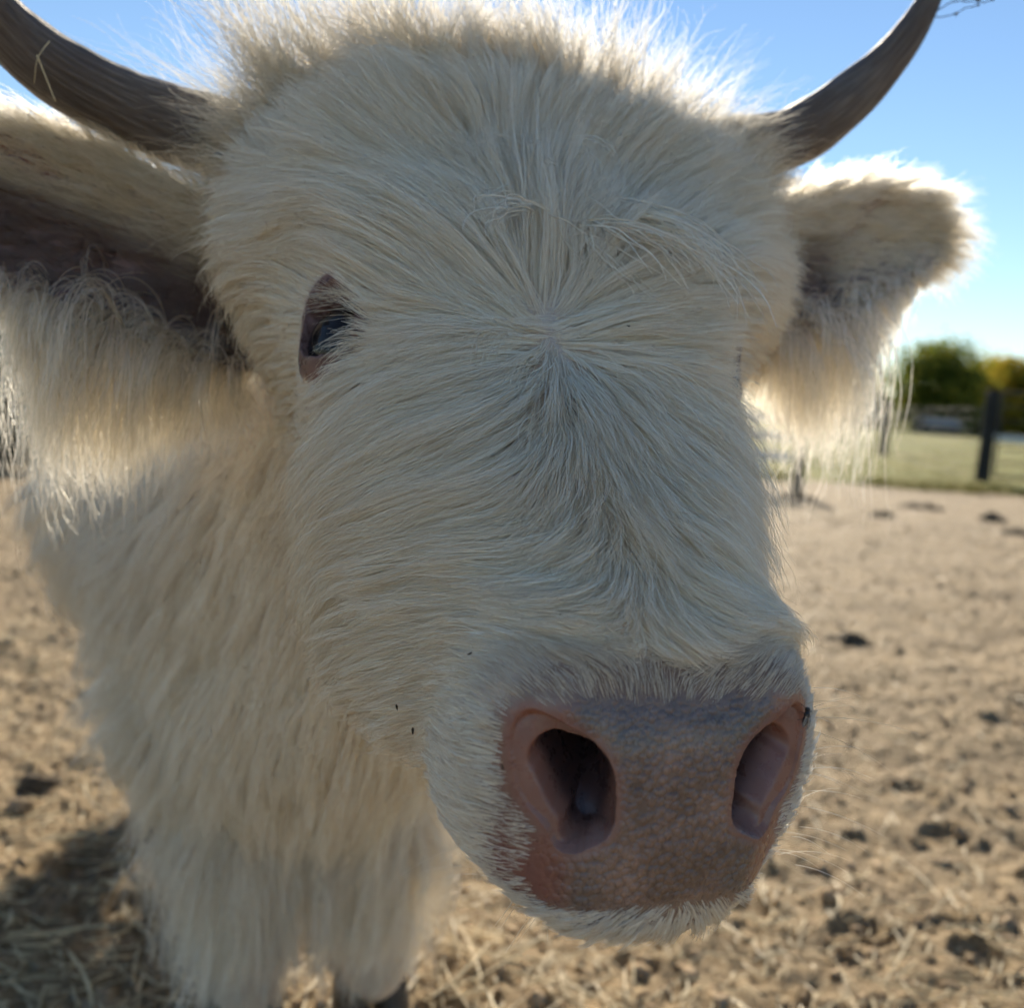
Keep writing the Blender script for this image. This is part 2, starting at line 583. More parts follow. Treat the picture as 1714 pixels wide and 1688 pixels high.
def board_fence(a, b, label):
    root = empty('board_fence', tuple(a))
    d = b - a; L = np.linalg.norm(d); rz = math.atan2(d[1], d[0]); u = d / L
    n = 3
    for k in range(n):
        x0, x1 = L * k / n + 0.012, L * (k + 1) / n - 0.012
        for z in (0.33, 0.52, 0.70):
            V, F = box_np((0, 0, 0), (x1 - x0, 0.022, 0.082))
            o = mesh_obj('board', V, F, M_WHITE, root, smooth=False)
            o.location = tuple(u * (x0 + x1) / 2 + (0, 0, z + rng.uniform(-0.005, 0.005)))
            o.rotation_euler = (0, rng.uniform(-0.006, 0.006), rz)
            md = o.modifiers.new('bevel', 'BEVEL'); md.width = 0.004
    nn = np.array([-u[1], u[0], 0]) * 0.052
    for k in range(n):
        V, F = box_np((0, 0, 0.4), (0.09, 0.075, 0.85), rz)
        o = mesh_obj('post', V, F, M_WHITE, root, smooth=False); o.location = tuple(u * L * k / n + nn)
    tag(root, label, 'board fence')


board_fence(np.array([-1.9, 10.55, 0]), PW + np.array([-0.08, 0, 0]), 'white three board fence ending at the short dark post behind the hanging ear fringe')


# low white trough-like barrier far beyond the gate
def white_barrier():
    root = empty('white_barrier', (19.2, 41.0, 0))
    for k in range(5):
        V, F = box_np((0, 0, 0), (2.3, 0.25, 0.34)); V[4:, 2] *= 1.0
        o = mesh_obj('barrier_section', V, F, M_WHITE, root, smooth=False)
        o.location = (1.2 + 2.4 * k, 0.3 * (k % 2) * 0.2, 0.26)
        md = o.modifiers.new('bevel', 'BEVEL'); md.width = 0.07; md.segments = 3
    tag(root, 'long low white barrier lying in the pasture beyond the pipe gate', 'barrier')


white_barrier()


# ------------------------------------------------------------------ trees and sheds
def mat_bark():
    return mat_plain('tree_bark', (0.07, 0.055, 0.042), 0.9, 0.1, 8, 0.4, 0.6, 0.03)


M_BARK = mat_bark()
M_LEAF_D = mat_leafy('dark_foliage', [(0, (0.06, 0.095, 0.024)), (0.6, (0.15, 0.18, 0.034)), (1, (0.32, 0.29, 0.05))], 0.65)
M_LEAF_Y = mat_leafy('yellowing_foliage', [(0, (0.14, 0.15, 0.025)), (0.5, (0.33, 0.28, 0.035)), (1, (0.52, 0.36, 0.045))], 0.55)
M_LEAF_C = mat_leafy('cedar_foliage', [(0, (0.012, 0.020, 0.010)), (1, (0.032, 0.044, 0.020))], 0.15)


def tree(loc, h, w, mat, label, leaves=7000, size=0.16, low=0.15, group='trees along the far side of the pasture', seed=0, name='broadleaf_tree'):
    g = np.random.default_rng(100 + seed)
    root = empty(name, loc)
    parts = [tube_np(np.array([(0, 0, -0.2), (0.03 * h, 0, 0.22 * h), (0, 0.02 * h, 0.5 * h), (0.02 * h, 0, 0.8 * h)]),
                     [0.035 * h, 0.026 * h, 0.016 * h, 0.005 * h], 9)]
    cl = []
    nb = 20
    for i in range(nb):
        z = low + (0.93 - low) * (i + 0.5) / nb
        prof = math.sin(math.pi * min(1, (z - low * 0.3) / (1.02 - low * 0.3)) ** 0.8) ** 0.7
        a = i * 2.4 + g.uniform(-0.4, 0.4)
        r = w / 2 * prof * g.uniform(0.35, 0.85)
        c = np.array([math.cos(a) * r, math.sin(a) * r, z * h])
        cl.append((c, w * g.uniform(0.13, 0.22)))
        parts.append(tube_np(np.array([(0, 0, max(0.12 * h, c[2] - 0.2 * h)), c * (0.6, 0.6, 1) - (0, 0, 0.05 * h), c]),
                             [0.010 * h, 0.006 * h, 0.002 * h], 6))
    V, F = join_parts(parts)
    mesh_obj('trunk', V, F, M_BARK, root)
    cen = np.array([c for c, _ in cl]); rad = np.array([r for _, r in cl])
    k = g.integers(0, nb, leaves)
    dv = nrm(g.normal(size=(leaves, 3))) * (g.uniform(0.25, 1.0, leaves) ** 0.6)[:, None]
    P = cen[k] + dv * (rad[k] * g.uniform(0.8, 1.15, leaves))[:, None] * np.array([1.15, 1.15, 0.85]) * g.choice([1.0, 1.0, 1.35], leaves)[:, None]
    t = nrm(g.normal(size=(leaves, 3))); b = nrm(np.cross(t, g.normal(size=(leaves, 3))))
    s = size * g.uniform(0.5, 1.2, leaves)[:, None]
    V = np.stack([P - t * s, P - b * s * 0.55, P + t * s, P + b * s * 0.55], 1).reshape(-1, 3)
    quad_mesh('crown', V, np.arange(leaves * 4).reshape(-1, 4), mat, root)
    tag(root, label, 'tree', group)
    return root


def far(px, d):
    return ((px - 857) / 1682 * d + 0.03 * 0, d, 0.0)


tree((25.4, 62, 0), 5.3, 6.8, M_LEAF_D, 'broad dark green tree just right of the hanging ear hair', 11000, 0.17, 0.06, seed=1)
tree((28.9, 67, 0), 3.9, 4.4, M_LEAF_D, 'lower dark green tree between the broad tree and the yellowing ones', 6000, 0.17, 0.06, seed=2)
tree((31.2, 64, 0), 4.9, 6.0, M_LEAF_Y, 'yellowing tree behind the top of the thick black post', 9000, 0.17, 0.05, seed=3)
tree((33.4, 72, 0), 5.2, 5.4, M_LEAF_Y, 'pale yellow tree seen in the gap left of the thick black post', 7000, 0.19, 0.05, seed=8)
tree((35.9, 65, 0), 5.2, 6.4, M_LEAF_Y, 'yellow green tree at the right edge above the pipe gate', 9000, 0.17, 0.05, seed=4)
tree((22.2, 66, 0), 3.0, 4.0, M_LEAF_D, 'low dark tree half hidden by the hanging ear fringe', 5000, 0.17, 0.04, seed=5)
tree((41.5, 66, 0), 5.6, 6.0, M_LEAF_D, 'dark tree beyond the right edge of the pasture', 5000, 0.2, 0.05, seed=6)


def hedgerow():
    n = 9000
    x = rng.uniform(-95, 20, n)
    top = 3.0 + 3.2 * np.maximum(0, vnoise(x * 0.16, x * 0, 91) + 0.4) + 1.2 * vnoise(x * 0.6, x * 0, 92)
    P = np.stack([x, 80 + rng.normal(0, 1.6, n), top * rng.uniform(0, 1, n) ** 0.75], 1)
    t = nrm(rng.normal(size=(n, 3))); b = nrm(np.cross(t, rng.normal(size=(n, 3))))
    s = rng.uniform(0.25, 0.6, n)[:, None]
    V = np.stack([P - t * s, P - b * s * 0.6, P + t * s, P + b * s * 0.6], 1).reshape(-1, 3)
    o = quad_mesh('far_hedgerow', V, np.arange(n * 4).reshape(-1, 4), M_LEAF_D)
    tag(o, 'distant dark hedgerow closing the pasture behind the cow', 'hedgerow', kind='stuff')


hedgerow()
tree((-4.05, 8.1, 0), 1.9, 1.5, M_LEAF_C, 'dark evergreen bush at the left edge behind the long ear hair', 9000, 0.05, 0.02, 'bushes', 9, 'evergreen_bush')


def shed(loc, s, rz, label):
    root = empty('shed', loc, rz)
    L, W, H = s
    V, F = box_np((0, 0, H * 0.32), (L, W, H * 0.64)); mesh_obj('wall', V, F, M_PIPE, root, smooth=False)
    V = np.array([(-L * .55, -W * .6, H * .62), (L * .55, -W * .6, H * .62), (L * .55, 0, H), (-L * .55, 0, H), (-L * .55, W * .6, H * .62), (L * .55, W * .6, H * .62)])
    V = np.concatenate([V, V + (0, 0, 0.08)])
    F = [(0, 3, 2, 1), (3, 4, 5, 2), (6, 7, 8, 9), (9, 8, 11, 10), (0, 1, 7, 6), (4, 10, 11, 5), (0, 6, 9, 3), (3, 9, 10, 4), (1, 2, 8, 7), (2, 5, 11, 8)]
    mesh_obj('roof', V, F, mat_plain('pale_metal_roof', (0.34, 0.33, 0.31), 0.5, 0.4, 5, 0.15, 0.0), root, smooth=False)
    tag(root, label, 'shed')


shed((24.0, 58, 0), (2.0, 1.4, 0.85), 0.2, 'low shed with a pale roof in front of the dark trees')
# ------------------------------------------------------------------ cow: distance field
HO = np.array([0.0150, 0.5180, 0.8200])
HL = np.array([0.9407, 0.3390, -0.0152])      # across the face, towards the animal's left
HV = np.array([-0.2468, 0.7142, 0.6549])      # up the face, nose to poll
HN = np.array([0.2328, -0.6123, 0.7555])      # out of the forehead
HM = np.stack([nrm(HL), nrm(HV), nrm(HN)])    # rows


def to_head(P):
    return (P - HO) @ HM.T


def from_head(Q):
    return np.asarray(Q, dtype=float) @ HM + HO


def hdir(q):
    return np.asarray(q, dtype=float) @ HM


def smin(a, b, k):
    h = np.clip(0.5 + 0.5 * (b - a) / k, 0, 1)
    return b + (a - b) * h - k * h * (1 - h)


def smax(a, b, k):
    return -smin(-a, -b, k)


def ell(P, c, r):
    q = P - np.asarray(c, dtype=np.float32)
    r = np.asarray(r, dtype=np.float32)
    k0 = np.sqrt(((q / r) ** 2).sum(-1)) + 1e-6
    k1 = np.sqrt(((q / (r * r)) ** 2).sum(-1)) + 1e-6
    return k0 * (k0 - 1) / k1


def cap(P, a, b, ra, rb):
    a = np.asarray(a, dtype=np.float32); b = np.asarray(b, dtype=np.float32)
    ab = b - a
    t = np.clip(((P - a) @ ab) / float(ab @ ab), 0, 1)
    q = P - a - t[..., None] * ab
    return np.sqrt((q * q).sum(-1)) - (ra + (rb - ra) * t)


# stations down the face: v, half width, top, bottom (jaw)
ST = np.array([
    (0.25, 0.165, -0.040, -0.150),
    (0.19, 0.200, -0.012, -0.180),
    (0.12, 0.197, -0.002, -0.200),
    (0.06, 0.158, 0.002, -0.215),
    (0.00, 0.124, 0.002, -0.222),
    (-0.05, 0.108, 0.001, -0.220),
    (-0.10, 0.088, 0.001, -0.205),
    (-0.15, 0.076, 0.000, -0.185),
    (-0.19, 0.071, -0.002, -0.143),
    (-0.22, 0.070, -0.005, -0.109),
    (-0.26, 0.066, -0.010, -0.092),
    (-0.30, 0.060, -0.015, -0.085)])[::-1]
_vv = np.linspace(ST[0, 0], ST[-1, 0], 200)


def _spl(col):
    y = np.interp(_vv, ST[:, 0], ST[:, col])
    for _ in range(30):
        y[1:-1] = 0.25 * y[:-2] + 0.5 * y[1:-1] + 0.25 * y[2:]
    return y


_sa, _st, _sb = _spl(1), _spl(2), _spl(3)
PAD_N = nrm(np.array([0.0, -0.80, 0.60]))       # the nose pad faces this way (head frame)
PAD_O = np.array([0.0, -0.228, -0.010])
PAD_Q = nrm(np.cross(PAD_N, np.array([1.0, 0, 0])))
if PAD_Q[2] > 0: PAD_Q = -PAD_Q                  # q runs down the pad to the lip
EYES = [np.array([s * 0.0985 + 0.011, 0.018, -0.0535]) for s in (-1, 1)]
EYE_R = 0.0285


def u0(v):
    """the crown leans a little to the animal's left"""
    return np.interp(v, [-0.10, 0.0, 0.05, 0.10, 0.15, 0.20], [0.0, 0.007, 0.017, 0.029, 0.039, 0.043])


def f_head(Q):
    v, w = Q[..., 1], Q[..., 2]
    u = Q[..., 0] - u0(v).astype(Q.dtype)
    a = np.interp(v, _vv, _sa); t = np.interp(v, _vv, _st); b = np.interp(v, _vv, _sb)
    c = (t + b) / 2; hw = (t - b) / 2
    dn = np.clip((t - w) / (t - b), 0, 1)
    ae = a * (1.0 - np.interp(v, [-0.20, -0.12], [0.06, 0.42]) * dn ** 1.6)
    e = 2.5
    rho = (np.abs(u / ae) ** e + np.abs((w - c) / hw) ** e) ** (1 / e)
    d = (rho - 1) * np.minimum(ae, hw)
    d = smax(d, v - 0.215, 0.07)
    au = np.abs(u)
    S = np.stack([au, v, w], -1)
    d = smin(d, ell(S, (0.0, 0.190, -0.050), (0.170, 0.050, 0.070)), 0.04)       # poll
    d = smin(d, ell(S, (0.088, 0.050, -0.038), (0.030, 0.034, 0.030)), 0.03)     # brow
    d = smin(d, ell(S, (0.062, -0.062, -0.120), (0.040, 0.090, 0.080)), 0.04)    # cheek
    d = smin(d, ell(S, (0.0, -0.222, -0.080), (0.062, 0.036, 0.026)), 0.025)     # chin
    d = smin(d, ell(S, (0.048, -0.212, -0.048), (0.027, 0.040, 0.044)), 0.02)    # muzzle sides
    # the slanted end of the nose
    pn = (Q - PAD_O) @ PAD_N.astype(np.float32)
    q = (Q - PAD_O) @ PAD_Q.astype(np.float32)
    bulge = 0.006 * np.exp(-((q - 0.055) / 0.035) ** 2 - (u / 0.05) ** 2) - 0.010 * smoothstep(0.03, 0.075, au)
    d = smax(d, pn - bulge, 0.022)
    # lids over the eyeball
    S = np.stack([np.abs(u), v, w], -1)
    d = smin(d, np.sqrt(((S - EYE_C.astype(Q.dtype)) ** 2).sum(-1)) - (EYE_R + 0.0030), 0.014)
    return d


EYE_C = np.array([0.0985, 0.018, -0.0535])
EYE_O = nrm(np.array([0.78, 0.03, 0.62]))                    # the way the eye looks
EYE_F = nrm(np.array([-0.62, 0.0, 0.78]))                    # towards the front of the face
EYE_L = nrm(EYE_F * 0.45 - np.array([0, 1.0, 0]) * 0.89)     # long axis of the lid opening
EYE_L = nrm(EYE_L - EYE_O * (EYE_L @ EYE_O))
EYE_S = np.cross(EYE_O, EYE_L)
if EYE_S @ EYE_F < 0: EYE_S = -EYE_S


def eye_coords(Q):
    """along and across the lid opening, and out of the eye, for the nearer eye"""
    S = np.stack([np.abs(Q[..., 0] - u0(Q[..., 1])), Q[..., 1], Q[..., 2]], -1) - EYE_C
    return S @ EYE_L, S @ EYE_S, S @ EYE_O


def eye_ring(Q):
    """1 on an oval just outside the lids"""
    l, s, a = eye_coords(Q)
    r = np.sqrt((l / 0.0288) ** 2 + (s / 0.0255) ** 2)
    return np.where(a > -0.022, r, 9.0)


def f_socket(Q):
    l, s, a = eye_coords(Q)
    top = 0.0215 * (1 - np.abs(l / 0.0265) ** 2.2); low = 0.0170 * (1 - np.abs(l / 0.0265) ** 2.0)
    d = np.where(s > 0, s - top, -s - low) * 0.75
    return smax(smax(d, np.abs(l) - 0.0265, 0.002), 0.004 - a, 0.002)


# body, in the world
FWD = np.array([0.342, -0.940, 0.0]); LAT = np.array([0.940, 0.342, 0.0])
LEG0 = np.array([-0.212, 1.175, 0.0])


def f_body(P):
    B = P * np.array([1, 1, 1.36], dtype=np.float32) - np.array([0, 0, 0.575 * 0.36], dtype=np.float32)   # a barrel wider than deep
    d = cap(B, (-0.32, 1.36, 0.575), (-0.47, 1.84, 0.585), 0.235, 0.215) * 0.85
    d = smin(d, ell(P, (-0.420, 1.52, 0.570), (0.250, 0.30, 0.195)), 0.06)
    d = smin(d, ell(P, (-0.245, 1.19, 0.54), (0.165, 0.165, 0.195)), 0.08)         # shoulders and chest
    d = smin(d, cap(P, (0.005, 0.64, 0.80), (-0.24, 1.10, 0.57), 0.095, 0.160), 0.09)   # neck
    d = smin(d, cap(P, (0.02, 0.63, 0.68), (-0.20, 1.06, 0.42), 0.05, 0.11), 0.08)  # throat and dewlap
    d = smin(d, cap(P, (-0.435, 1.29, 0.62), (-0.365, 1.13, 0.36), 0.055, 0.060), 0.05)     # point of the shoulder
    for s in (-1, 1):
        a = LEG0 + LAT * 0.078 * s
        d = smin(d, cap(P, a + (0, 0.02, 0.42), a + (0, 0, 0.22), 0.075, 0.052), 0.05)
        d = smin(d, cap(P, a + (0, 0, 0.22), a + (0.005, -0.01, 0.05), 0.052, 0.042), 0.03)
        d = smin(d, ell(P, a + (0, -0.012, 0.225), (0.060, 0.060, 0.050)), 0.03)       # knee
        h = np.array([-0.46, 1.93, 0.0]) + LAT * 0.12 * s
        k = h - FWD * 0.06; g = h + FWD * 0.02
        d = smin(d, cap(P, h + (0, 0, 0.42), g + (0, 0, 0.30), 0.12, 0.075), 0.06)
        d = smin(d, cap(P, g + (0, 0, 0.30), k + (0, 0, 0.22), 0.07, 0.045), 0.03)
        d = smin(d, cap(P, k + (0, 0, 0.22), k + FWD * 0.03 + (0, 0, 0.05), 0.045, 0.04), 0.03)
    return d


def f_cow(P, sockets=False):
    P = P.astype(np.float32)
    Q = ((P - HO.astype(np.float32)) @ HM.T.astype(np.float32))
    dh = f_head(Q)
    db = f_body(P)
    d = smin(dh, db, 0.05)
    # the body must not swell the face: only blend behind the jaw
    d = np.where(Q[..., 1] < -0.13, dh, d)
    if sockets:
        d = smax(d, -f_socket(Q), 0.003)
    return d


# sampled on a grid, meshed with surface nets
GH = 0.009
G0 = np.array([-1.12, 0.24, 0.012]); G1 = np.array([0.26, 2.22, 1.06])
GN = np.ceil((G1 - G0) / GH).astype(int) + 1


def sample_grid():
    xs = [G0[i] + GH * np.arange(GN[i]) for i in range(3)]
    out = np.empty(GN, dtype=np.float32)
    step = 8
    for i in range(0, GN[0], step):
        X, Y, Z = np.meshgrid(xs[0][i:i + step], xs[1], xs[2], indexing='ij')
        out[i:i + step] = f_cow(np.stack([X, Y, Z], -1))
    return out


def surface_nets(F):
    s = F < 0
    n = np.array(F.shape) - 1
    cnt = np.zeros(n, dtype=np.int8)
    offs = [(i, j, k) for i in (0, 1) for j in (0, 1) for k in (0, 1)]
    sl = lambda o: tuple(slice(o[a], o[a] + n[a]) for a in range(3))
    for o in offs: cnt += s[sl(o)]
    act = (cnt > 0) & (cnt < 8)
    idx = np.full(n, -1, dtype=np.int32)
    cells = np.argwhere(act)
    idx[act] = np.arange(len(cells))
    acc = np.zeros((len(cells), 3)); c = np.zeros(len(cells))
    for a in offs:
        for ax in range(3):
            if a[ax]: continue
            b = list(a); b[ax] = 1
            fa = F[cells[:, 0] + a[0], cells[:, 1] + a[1], cells[:, 2] + a[2]]
            fb = F[cells[:, 0] + b[0], cells[:, 1] + b[1], cells[:, 2] + b[2]]
            m = (fa < 0) != (fb < 0)
            t = np.where(m, fa / np.where(m, fa - fb, 1), 0)
            p = np.repeat(np.array(a, dtype=float)[None], len(cells), 0); p[:, ax] = t
            acc += p * m[:, None]; c += m
    V = (cells + acc / c[:, None]) * GH + G0
    faces = []
    for ax in range(3):
        u, w = (ax + 1) % 3, (ax + 2) % 3
        A = [slice(None)] * 3; B = [slice(None)] * 3
        A[ax] = slice(0, n[ax]); B[ax] = slice(1, n[ax] + 1)
        for q in (u, w):
            A[q] = slice(1, n[q]); B[q] = slice(1, n[q])
        sa, sb = s[tuple(A)], s[tuple(B)]
        for flip, m in ((False, sa & ~sb), (True, ~sa & sb)):
            e = np.argwhere(m)
            e[:, u] += 1; e[:, w] += 1
            def ci(du, dw):
                g = e.copy(); g[:, u] -= du; g[:, w] -= dw
                return idx[g[:, 0], g[:, 1], g[:, 2]]
            f = np.stack([ci(1, 1), ci(0, 1), ci(0, 0), ci(1, 0)], 1)
            faces.append(f[:, ::-1] if flip else f)
    F4 = np.concatenate(faces)
    return V, F4[(F4 >= 0).all(1)]


GRID = sample_grid()


def glook(P):
    g = (P - G0) / GH
    g = np.clip(g, 0.001, np.array(GN) - 1.001)
    i = g.astype(int); f = g - i
    x, y, z = i[:, 0], i[:, 1], i[:, 2]
    fx, fy, fz = f[:, 0], f[:, 1], f[:, 2]
    c = lambda a, b, d: GRID[x + a, y + b, z + d]
    return (((c(0,0,0)*(1-fx)+c(1,0,0)*fx)*(1-fy) + (c(0,1,0)*(1-fx)+c(1,1,0)*fx)*fy)*(1-fz)
            + ((c(0,0,1)*(1-fx)+c(1,0,1)*fx)*(1-fy) + (c(0,1,1)*(1-fx)+c(1,1,1)*fx)*fy)*fz)


def ggrad(P, h=0.008):
    e = np.eye(3) * h
    return nrm(np.stack([glook(P + e[k]) - glook(P - e[k]) for k in range(3)], 1))


def fgrad(P, h=0.0015, **kw):
    e = np.eye(3) * h
    return np.stack([f_cow(P + e[k], **kw) - f_cow(P - e[k], **kw) for k in range(3)], 1) / (2 * h)


def pad_coords(Q):
    return Q[..., 0], (Q - PAD_O) @ PAD_Q, (Q - PAD_O) @ PAD_N


# nostril: comma of blended spheres on the pad (u, q, depth below the pad, radius), the animal's right; mirrored
NOSTRIL = [(-0.059, 0.002, 0.006, 0.0060), (-0.053, 0.010, 0.008, 0.0090), (-0.0455, 0.020, 0.008, 0.0120),
           (-0.0380, 0.0290, 0.006, 0.0125), (-0.0345, 0.0370, 0.003, 0.0100), (-0.0400, 0.0430, 0.001, 0.0065)]
DEEP = [(-0.0500, 0.0165, 0.0055), (-0.0425, 0.0225, 0.0085), (-0.0370, 0.0300, 0.0095), (-0.0338, 0.0370, 0.0075), (-0.0385, 0.0435, 0.0040)]


def f_nostril(Q):
    u, q, n = pad_coords(Q)
    A = np.stack([-np.abs(u), q, n], -1)
    d = None
    for a, b in zip(NOSTRIL[:-1], NOSTRIL[1:]):
        x = cap(A, (a[0], a[1], -a[2]), (b[0], b[1], -b[2]), a[3], b[3])
        d = x if d is None else smin(d, x, 0.006)
    x = cap(A, (-0.041, 0.022, -0.010), (-0.026, 0.012, -0.055), 0.015, 0.013)     # the passage in and towards the midline
    return smin(d, x, 0.012)


def deep_part(Q):
    """how far a spot on the pad lies inside the comma of the passage"""
    u, q, n = pad_coords(Q)
    A = np.stack([-np.abs(u), q, 0 * q], -1)
    d = None
    for a, b in zip(DEEP[:-1], DEEP[1:]):
        x = cap(A, (a[0], a[1], 0), (b[0], b[1], 0), a[2], b[2])
        d = x if d is None else smin(d, x, 0.004)
    return -d


def build_body():
    V, F = surface_nets(GRID)
    me = bpy.data.meshes.new('cow')
    bm = bmesh.new()
    vs = [bm.verts.new(p) for p in V.tolist()]
    for f in F.tolist():
        try: bm.faces.new([vs[i] for i in f])
        except ValueError: pass
    bm.normal_update()

    def refine(test):
        co = np.array([f.calc_center_median()[:] for f in bm.faces])
        m = test(to_head(co))
        ed = {e for f, k in zip(bm.faces, m) if k for e in f.edges}
        bmesh.ops.subdivide_edges(bm, edges=list(ed), cuts=1, use_grid_fill=True)
        big = [f for f in bm.faces if len(f.verts) > 4]
        bmesh.ops.triangulate(bm, faces=big)

    def eye_d(Q):
        return np.minimum(*[np.linalg.norm(Q - e, axis=1) for e in EYES])
    refine(lambda Q: (np.abs(Q[:, 0]) < 0.24) & (Q[:, 1] < 0.24) & (Q[:, 1] > -0.32) & (Q[:, 2] > -0.25))
    pad_t = lambda Q: (Q[:, 1] < -0.16) & ((Q - PAD_O) @ PAD_N > -0.03)
    refine(lambda Q: pad_t(Q) | (eye_d(Q) < 0.05))
    refine(lambda Q: ((Q - PAD_O) @ PAD_N > -0.02) | (eye_d(Q) < 0.040))
    refine(lambda Q: ((Q - PAD_O) @ PAD_N > -0.018) & (np.abs(Q[:, 0]) < 0.085) & (np.abs(Q[:, 0]) > 0.012))
    bm.to_mesh(me)
    bm.free()
    n = len(me.vertices)
    P = np.empty(n * 3, dtype=np.float32)
    me.vertices.foreach_get('co', P)
    P = P.reshape(-1, 3).astype(float)
    for it in range(4):
        f = f_cow(P)
        g = fgrad(P)
        gl = np.maximum((g * g).sum(1), 0.2)
        P = P - (np.clip(f, -0.01, 0.01) / gl)[:, None] * g
    P1 = P.copy()
    # lids: sink the skin behind the eyeball inside the lid opening
    Q = to_head(P)
    l, s, a = eye_coords(Q)
    amt = smoothstep(0.0002, -0.0014, f_socket(Q)) * np.maximum(0, a - 0.004)
    sg = np.sign(Q[:, 0] - u0(Q[:, 1]))
    Q = Q - np.stack([EYE_O[0] * sg, EYE_O[1] + 0 * sg, EYE_O[2] + 0 * sg], 1) * amt[:, None]
    P = from_head(Q)
    # nostrils: push the skin inwards until it leaves the hollow
    Q = to_head(P)
    near = (np.abs(Q[:, 0]) < 0.09) & ((Q - PAD_O) @ PAD_N > -0.045)
    Qn = Q[near].copy()
    sgn = np.sign(Qn[:, 0])
    d = -PAD_N[None] * np.ones((len(Qn), 1)) - np.stack([0.55 * sgn, 0 * sgn, 0 * sgn], 1) - 0.35 * PAD_Q[None]
    d = nrm(d)
    moved = np.zeros(len(Qn))
    u, q, pn = pad_coords(Qn)
    # the outer wing slopes in gently, the inner rim overhangs
    outer = np.interp(q, [-0.01, 0.0, 0.02, 0.04, 0.055], [0.070, 0.068, 0.063, 0.054, 0.049])
    lim = 0.0010 + 0.0075 * smoothstep(0.0, 0.020, outer - np.abs(u)) + 0.055 * smoothstep(-0.0025, 0.0065, deep_part(Qn))
    for it in range(70):
        c = -f_nostril(Qn)
        st = np.clip(np.minimum(c, lim - moved), 0, 0.0015)
        Qn += d * st[:, None]
        moved += st
    # a soft fold at the mouth
    u, q, pn = pad_coords(Qn)
    Q[near] = Qn
    P = from_head(Q)
    P0 = P1
    me.vertices.foreach_set('co', P.astype(np.float32).ravel())
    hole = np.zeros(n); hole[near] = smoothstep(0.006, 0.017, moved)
    u, q, pn = pad_coords(Q)
    au = np.abs(u)
    onpad = smoothstep(-0.030, -0.020, pn)
    # bare outline: wide at the top, narrowing to the lip
    wid = np.interp(q, [-0.006, 0.008, 0.024, 0.042, 0.058, 0.072], [0.050, 0.054, 0.052, 0.051, 0.052, 0.046])
    jit = 0.004 * vnoise(u * 180, q * 180, 3)
    bare = smoothstep(0.005, -0.004, au - wid + jit) * smoothstep(-0.010, -0.001, q + jit) * smoothstep(0.0745, 0.068, q) * onpad
    ed = np.minimum(*[np.linalg.norm(Q - e, axis=1) for e in EYES])
    lidm = smoothstep(1.10, 0.95, eye_ring(Q))
    near_h = np.zeros(n); near_h[near] = smoothstep(0.005, 0.0, f_nostril(to_head(P0[near])))
    bare = np.maximum(np.maximum(bare, np.maximum(hole, near_h)), lidm)
    red = smoothstep(0.036, 0.052, au) * (0.45 + 0.55 * np.maximum(smoothstep(0.040, 0.06, q), smoothstep(0.03, 0.0, q)))
    red = np.maximum(red, 0.55 * hole) * onpad
    red = np.maximum(red, 0.15 * lidm)
    topz = smoothstep(-0.022, -0.012, pn) * smoothstep(-0.034, -0.016, q) * smoothstep(0.095, 0.075, au)
    grey = np.maximum(0.65 * smoothstep(0.024, 0.004, q), 0.8 * np.exp(-((au - 0.034) / 0.012) ** 2) * smoothstep(0.035, 0.06, q))
    grey = np.maximum(grey, 0.55 * np.exp(-((au - 0.047) / 0.007) ** 2) * smoothstep(0.012, 0.0, q)) * onpad * (1 - red)
    pebble = bare * (1 - 0.8 * red) * (1 - hole) * (1 - near_h) * (1 - lidm)
    rs = smoothstep(0.074, 0.062, au + 2 * jit) * smoothstep(0.034, 0.046, au) * smoothstep(-0.008, 0.004, q) * smoothstep(0.078, 0.068, q) * smoothstep(-0.050, -0.030, pn)
    redskin = rs * (1 - hole) * (0.55 + 0.45 * np.maximum(smoothstep(0.038, 0.055, q), smoothstep(0.022, 0.0, q)))
    redskin = np.maximum(redskin, 0.75 * near_h * (1 - hole))
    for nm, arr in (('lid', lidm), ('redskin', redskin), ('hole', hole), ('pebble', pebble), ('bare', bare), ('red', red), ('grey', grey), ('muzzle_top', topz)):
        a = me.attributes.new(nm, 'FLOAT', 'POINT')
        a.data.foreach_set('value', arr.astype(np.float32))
    me.materials.append(M_SKIN)
    me.polygons.foreach_set('use_smooth', np.ones(len(me.polygons), dtype=bool))
    me.update()
    o = link(bpy.data.objects.new('cow', me))
    tag(o, 'cream shaggy horned cow with pinkish grey nose, facing close up on the dirt', 'cow')
    return o, P, bare, redskin


COW, COW_P, COW_BARE, COW_RED = build_body()


